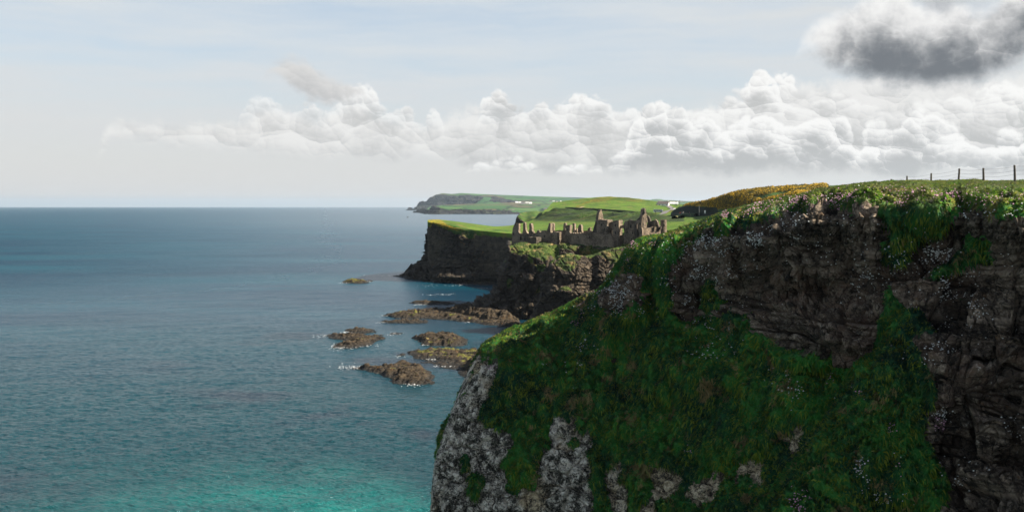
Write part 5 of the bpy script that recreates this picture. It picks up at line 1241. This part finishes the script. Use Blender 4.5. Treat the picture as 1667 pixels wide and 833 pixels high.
# low hedge bank along the shelf above the castle field
def hedge(pts, w, h, label, name='hedge', seed=1, mat=None, dark=0.4):
    P = [np.array(at(x, y, Y)) for x, y, Y in pts]; L = []
    for p in P: p[2] = ground_z(p[0], p[1]) + 0.3
    for a, b in zip(P[:-1], P[1:]):
        n = max(2, int(np.linalg.norm(b - a) / 0.9))
        L += [a + (b - a) * i / n for i in range(n)]
    L.append(P[-1]); L = np.array(L)
    t = np.gradient(L, axis=0); t[:, 2] = 0; t /= np.linalg.norm(t, axis=1)[:, None]; n = np.stack([-t[:, 1], t[:, 0], 0 * t[:, 0]], -1)
    m = 14; ang = np.linspace(-0.15 * math.pi, 1.15 * math.pi, m)
    G = L[None] + n[None] * (np.cos(ang)[:, None, None] * w / 2) + np.array([0, 0, 1.0])[None, None] * (np.sin(ang)[:, None, None] * h)
    N = grid_normals(G).reshape(-1, 3)
    F_ = G.reshape(-1, 3); d = fbm(F_, 0.5, 4, seed) * 0.5 + fbm(F_, 1.6, 3, seed + 1) * 0.3
    V = F_ + N * d[:, None]
    o = mesh_np(name, V, grid_faces(m, len(L)), mat or M_hedge, dict(grass=np.ones(len(V)), pale=0 * d, gorse=0 * d, wet=0 * d, dark=np.full(len(V), dark)))
    tag(o, label, 'hedge')
M_hedge = terrain_mat('hedge_leaves', 1.0, g_dark=(0.012, 0.03, 0.008), g_mid=(0.02, 0.045, 0.01), g_bright=(0.04, 0.07, 0.015))
hedge([(922, 341.2, 1035), (945, 343.3, 1005), (975, 345.2, 985), (1005, 347.3, 960), (1040, 349.6, 915), (1052, 350.6, 900)], 3.4, 2.3, 'dark hedge bank crossing below the bright green hill')
hedge([(1113, 352.2, 700), (1122, 351.2, 690), (1134, 352, 670)], 4, 1.9, 'dark bush bank right of the parked coach, above the castle field', seed=9, dark=0.0)
hedge([(1098, 354.6, 640), (1104, 352.6, 650), (1110, 353.6, 640)], 4, 1.6, 'smaller dark bush bank just left of the larger one', seed=19, dark=0.0)

# ------------------------------------------------------------------ wire fence on the cliff top
def near_hit(px, py):
    """point of the near cliff at a photo position (nearest grid sample)"""
    c = int(np.argmin(np.abs(FG['px'] - px))); tp, bt = FG['top'][c], FG['bot'][c]
    r = FG['nback'] + int(round(np.clip((py - tp) / (bt - tp), 0, 1) * (FG['nrow'] - 1)))
    return FG['G'][r, c], FG['N'][r, c], r, c
fence = empty('wire_fence', at(1600, 295, 97)); tag(fence, 'old post and wire fence along the cliff top against the sky', 'fence')
FP = [(1451, 291.5, 296, 133, 0), (1476.5, 286.4, 296, 123, 0.01), (1516, 282, 297, 113, 0.0), (1560.3, 274.3, 296, 104, 0.055), (1601, 273.6, 297, 98, 0.0), (1652.3, 268.8, 296, 92.5, -0.02), (1712, 262, 294, 88, 0.02)]
tops = []
for px, t0, t1, Y, lean in FP:
    b = np.array(at(px, t1 + 6, Y)); tpz = np.array(at(px, t0, Y)); r = 0.11
    ln = tpz + np.array([lean * (tpz[2] - b[2]), 0, 0]); off = np.array(fence.location)
    m = MB(); rings = []
    for k in range(5):
        c = b + (ln - b) * k / 4 + np.array([random.uniform(-.01, .01), 0, 0]); rr = r * (1.05 - 0.05 * k)
        rings.append([c + rr * np.array([math.cos(a), math.sin(a), 0.12 * math.sin(a) if k == 4 else 0]) - off for a in np.linspace(0, 2 * math.pi, 10, endpoint=False)])
    for k in range(4): m.prism(rings[k], rings[k + 1])
    m.build('post', M_timber, fence); tops.append((b, ln))
M_wire = plain('rusty_wire', (0.12, 0.10, 0.085), 0.6)
for lv in (0.10, 0.42, 0.72):
    m = MB()
    for (b0, t0), (b1, t1) in zip(tops[:-1], tops[1:]):
        L0 = 1.45; 
        p = t0 - np.array([0, 0, lv * 1.2]); q = t1 - np.array([0, 0, lv * 1.2]); off = np.array(fence.location)
        prev = p
        for k in range(1, 7):
            s = k / 6; c = p + (q - p) * s - np.array([0, 0, 0.10 * math.sin(math.pi * s)])
            m.tube(prev - off, c - off, 0.008, n=4); prev = c
    m.build('wire', M_wire, fence)

# ------------------------------------------------------------------ grass blades, thrift, campion on the near cliff
def blade_mat():
    m, T, b = new_mat('grass_blades')
    t = T.attr('tint'); P = position(T)
    n = T.noise(T.vadd(P, (5, 1, 7)), 0.17, 4, 0.62)
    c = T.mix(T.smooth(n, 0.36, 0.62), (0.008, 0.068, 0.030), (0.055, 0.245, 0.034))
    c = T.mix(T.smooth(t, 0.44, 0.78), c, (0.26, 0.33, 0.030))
    dr = T.smooth(T.noise(T.vadd(P, (1, 6, 3)), 0.33, 5, 0.66), 0.50, 0.64)
    c = T.mix(T.mul(T.smooth(T.add(t, dr), 1.15, 1.5), 0.8), c, (0.40, 0.27, 0.12))
    tz = T.smooth(T.add(T.sep(P)[2], T.mul(T.sub(t, 0.5), 1.5)), 50.0, 52.0)
    c = T.mix(T.mul(tz, 0.7), c, T.mix(T.smooth(T.noise(P, 0.7, 6, 0.65), 0.40, 0.62), (0.12, 0.21, 0.02), (0.22, 0.21, 0.055)))
    T.put(b.inputs['Base Color'], c); b.inputs['Roughness'].default_value = 0.7; b.inputs['Specular IOR Level'].default_value = 0.25
    T.l.new(T.attr('sn', 'Vector'), b.inputs['Normal'])
    tr = T.n.new('ShaderNodeBsdfTranslucent'); T.put(tr.inputs['Color'], c)
    mx = T.n.new('ShaderNodeMixShader'); mx.inputs[0].default_value = 0.3
    T.l.new(b.outputs[0], mx.inputs[1]); T.l.new(tr.outputs[0], mx.inputs[2])
    T.l.new(mx.outputs[0], T.n['Material Output'].inputs['Surface'])
    return m
def scatter_near(weight, n, seed):
    """random points on the near cliff's visible surface, by area and weight"""
    G = FG['G']; r0 = FG['nback'] - 6; rr = np.random.default_rng(seed)
    PYv = HY + (CAMH - G[..., 2]) / G[..., 1] * FPX; PXv = CX + G[..., 0] / G[..., 1] * FPX
    a = np.linalg.norm(np.cross(G[1:, :-1] - G[:-1, :-1], G[:-1, 1:] - G[:-1, :-1]), axis=2)
    W = a * weight(G[:-1, :-1], FG['N'][:-1, :-1], PXv[:-1, :-1], PYv[:-1, :-1], {k: v[:-1, :-1] for k, v in FG['attrs'].items()})
    W[:r0] = 0; W[(PYv[:-1, :-1] > 850) | (PXv[:-1, :-1] > 1720)] = 0
    c = np.cumsum(W.ravel()); idx = np.searchsorted(c, rr.uniform(0, c[-1], n)); i, j = np.unravel_index(np.clip(idx, 0, W.size - 1), W.shape)
    u, v = rr.uniform(0, 1, (2, n, 1))
    P = G[i, j] * (1 - u) * (1 - v) + G[i + 1, j] * u * (1 - v) + G[i, j + 1] * (1 - u) * v + G[i + 1, j + 1] * u * v
    return P, FG['N'][i, j], PXv[i, j], PYv[i, j]
def build_grass(n=230000):
    P, N, px, py = scatter_near(lambda G, N, x, y, a: np.clip(a['grass'] - 0.45, 0, 1) * (1 + 1.5 * (y < 330)), n, 3)
    r = np.random.default_rng(4)
    clump = fbm(P, 0.8, 3, 131); L = (0.30 + 0.30 * r.uniform(0, 1, n) + 0.22 * clump) * np.where(py < 325, 0.75, 1.0)
    L = np.clip(L * 1.0, 0.16, 0.8)[:, None]
    comb = np.stack([fbm(P, 0.25, 3, 132), fbm(P, 0.25, 3, 133), 0 * clump], -1) * 1.1
    steep = (1 - np.clip(N[:, 2], 0, 1))[:, None]
    d = N * 0.55 + np.array([0, 0, 1.0]) * (0.55 - 0.9 * steep) + comb + r.normal(0, 0.28, (n, 3))
    d /= np.linalg.norm(d, axis=1, keepdims=True)
    V = []; T_ = []
    side = np.cross(d, np.array([0, -1.0, 0.0])); side += r.normal(0, 0.25, (n, 3)); side /= np.linalg.norm(side, axis=1, keepdims=True) + 1e-6
    tint = np.clip(0.5 + 0.45 * fbm(P, 0.5, 4, 134) + r.normal(0, 0.16, n), 0, 1)
    w = L * 0.14
    base = P - N * 0.05
    tip = base + d * L + np.array([0, 0, -0.35]) * L * (0.4 + steep)
    mid = base + d * L * 0.55 + np.array([0, 0, 0.02])
    V = np.stack([base - side * w, base + side * w, mid + side * w * 0.75, tip, mid - side * w * 0.75], 1).reshape(-1, 3)
    k = np.arange(n)[:, None] * 5
    F = np.concatenate([k + [0, 1, 2], k + [0, 2, 4], k + [4, 2, 3]], 0)
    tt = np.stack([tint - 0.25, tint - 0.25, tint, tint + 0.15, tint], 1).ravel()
    sn = N * 0.75 + np.array([0, 0, 0.35]) + d * 0.25 + side * r.normal(0, 0.25, (n, 1)); sn /= np.linalg.norm(sn, axis=1, keepdims=True)
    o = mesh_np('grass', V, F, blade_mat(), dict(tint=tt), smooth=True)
    at_ = o.data.attributes.new('sn', 'FLOAT_VECTOR', 'POINT'); at_.data.foreach_set('vector', np.repeat(sn, 5, 0).astype(np.float32).ravel())
    tag(o, 'long tufted grass hanging over the near cliff', 'grass', kind='stuff')
build_grass()
def flower_heads(name, P, N, size, mat, label, cat, seed):
    n = len(P); r = np.random.default_rng(seed)
    s = (size * r.uniform(0.6, 1.3, n))[:, None, None]
    octa = np.array([(1, 0, 0), (-1, 0, 0), (0, 1, 0), (0, -1, 0), (0, 0, .8), (0, 0, -.6)], float)
    f = np.array([(0, 2, 4), (2, 1, 4), (1, 3, 4), (3, 0, 4), (2, 0, 5), (1, 2, 5), (3, 1, 5), (0, 3, 5)])
    C = P + N * r.uniform(0.05, 0.32, (n, 1)) + np.array([0, 0, 1.0]) * 0.05
    V = (C[:, None] + octa[None] * s * (1 + r.uniform(-0.25, 0.25, (n, 6, 1)))).reshape(-1, 3)
    F = (np.arange(n)[:, None, None] * 6 + f[None]).reshape(-1, 3)
    o = mesh_np(name, V, F, mat, smooth=False); tag(o, label, cat, kind='stuff')
M_thrift = plain('thrift_pink', (0.64, 0.36, 0.46), 0.8, var=0.3, scale=1.5)
M_camp = plain('campion_white', (0.74, 0.74, 0.69), 0.8, var=0.1, scale=1.0)
def clustered(G, sc_, lo, hi, seed):
    n = fbm(G.reshape(-1, 3), sc_, 3, seed).reshape(G.shape[:2]); return sstep(n, lo, hi)
def w_thrift(G, N, x, y, a):
    top = np.interp(x, [1180, 1240, 1320, 1400, 1500, 1600, 1700], [352, 336, 324, 318, 318, 320, 322])
    w = np.exp(-((y - top - 4) / 8) ** 2) * sstep(x, 1170, 1250) * (0.12 + clustered(G, 0.45, 0.0, 0.35, 141))
    for (cx, cy, r_) in ((1465, 333, 7), (1030, 400, 5), (1062, 398, 3.5), (1022, 425, 4), (945, 512, 3), (935, 528, 4), (1300, 822, 14), (1400, 640, 6), (1122, 735, 5), (1527, 690, 8), (1350, 615, 6), (1452, 700, 6), (1465, 765, 7), (800, 600, 4), (1180, 352, 5)):
        w += 0.5 * np.exp(-((x - cx) ** 2 + (y - cy) ** 2) / r_ ** 2)
    return w
P, N, px, py = scatter_near(w_thrift, 3600, 5)
flower_heads('sea_thrift', P, N, 0.062, M_thrift, 'pink sea thrift in cushions along the cliff edge', 'flowers', 6)
def w_camp(G, N, x, y, a):
    w = 0 * x
    for (cx, cy, rx, ry, k) in ((1010, 490, 34, 22, .8), (1000, 455, 22, 8, 1), (1110, 430, 34, 26, 1.0), (1165, 395, 30, 22, 1.0), (1110, 500, 40, 20, .8), (1175, 445, 26, 30, .9), (1235, 385, 30, 14, 1.2), (1290, 380, 10, 30, .9), (1300, 390, 8, 14, 1.2), (1415, 455, 14, 10, 1), (1500, 395, 34, 20, 1.2), (1515, 415, 22, 10, 1.6), (1590, 345, 40, 8, 1.5), (1640, 345, 20, 12, 1.3), (1540, 440, 30, 20, .8), (1560, 445, 50, 8, 1), (1545, 455, 10, 8, 1.6), (1620, 425, 20, 12, 1), (1535, 480, 40, 8, 1.1), (1440, 350, 20, 10, .8), (1165, 530, 26, 16, 1), (1180, 570, 30, 16, .6), (1280, 635, 26, 22, .7), (1380, 655, 20, 8, .3), (1480, 555, 26, 6, 1.2), (1530, 568, 22, 6, 1.2), (1500, 590, 20, 8, .7), (1535, 677, 14, 8, 1.2), (1400, 775, 12, 22, 1.1), (1480, 740, 20, 8, .5), (1560, 770, 30, 14, .9), (1650, 700, 16, 18, 1.1), (1450, 810, 30, 12, .8), (1330, 790, 16, 12, .7), (905, 590, 20, 10, .35), (960, 560, 30, 14, .35), (940, 600, 12, 30, .4), (950, 505, 16, 8, .5), (1040, 420, 20, 14, .5), (1230, 420, 16, 20, .5), (1590, 520, 50, 30, .35), (1330, 380, 80, 50, .12), (1450, 430, 50, 40, .3)):
        w += k * np.exp(-((x - cx) / rx) ** 2 - ((y - cy) / ry) ** 2)
    return w * (0.03 + clustered(G, 0.5, 0.05, 0.35, 143))
P, N, px, py = scatter_near(w_camp, 4600, 8)
flower_heads('sea_campion', P, N, 0.072, M_camp, 'white sea campion and bird lime dotted over the rock ledges', 'flowers', 9)
def build_gorse():
    G = GH['G']; go = GH['attrs']['gorse']; r = np.random.default_rng(12)
    a = np.linalg.norm(np.cross(G[1:, :-1] - G[:-1, :-1], G[:-1, 1:] - G[:-1, :-1]), axis=2) * go[:-1, :-1]
    a[:GH['nback'] - 2] = 0
    c = np.cumsum((a / (G[:-1, :-1, 1] / 300) ** 2).ravel()); n = 42000
    i, j = np.unravel_index(np.clip(np.searchsorted(c, r.uniform(0, c[-1], n)), 0, a.size - 1), a.shape)
    P = G[i, j] + r.normal(0, 0.3, (n, 3)) * (1, 1, 0)
    s = (0.10 + 0.14 * r.uniform(0, 1, n)) * (0.6 + P[:, 1] / 400)
    q = r.normal(0, 1, (n, 4, 3)); q /= np.linalg.norm(q, axis=2, keepdims=True)
    V = (P[:, None] + np.array([0, 0, 1.0]) * (s * 1.2)[:, None, None] + q * s[:, None, None]).reshape(-1, 3)
    F = (np.arange(n)[:, None, None] * 4 + np.array([(0, 1, 2), (0, 2, 3), (0, 3, 1), (1, 3, 2)])[None]).reshape(-1, 3)
    m, T, b = new_mat('gorse_bloom'); Pn = position(T)
    k = T.smooth(T.noise(Pn, 0.30, 6, 0.75), 0.44, 0.60)
    T.put(b.inputs['Base Color'], T.mix(k, (0.035, 0.045, 0.010), (0.50, 0.30, 0.006))); b.inputs['Roughness'].default_value = 0.9
    o = mesh_np('gorse', V, F, m, smooth=False); tag(o, 'yellow flowering gorse covering the hill behind the cliff top', 'gorse', kind='stuff')
build_gorse()
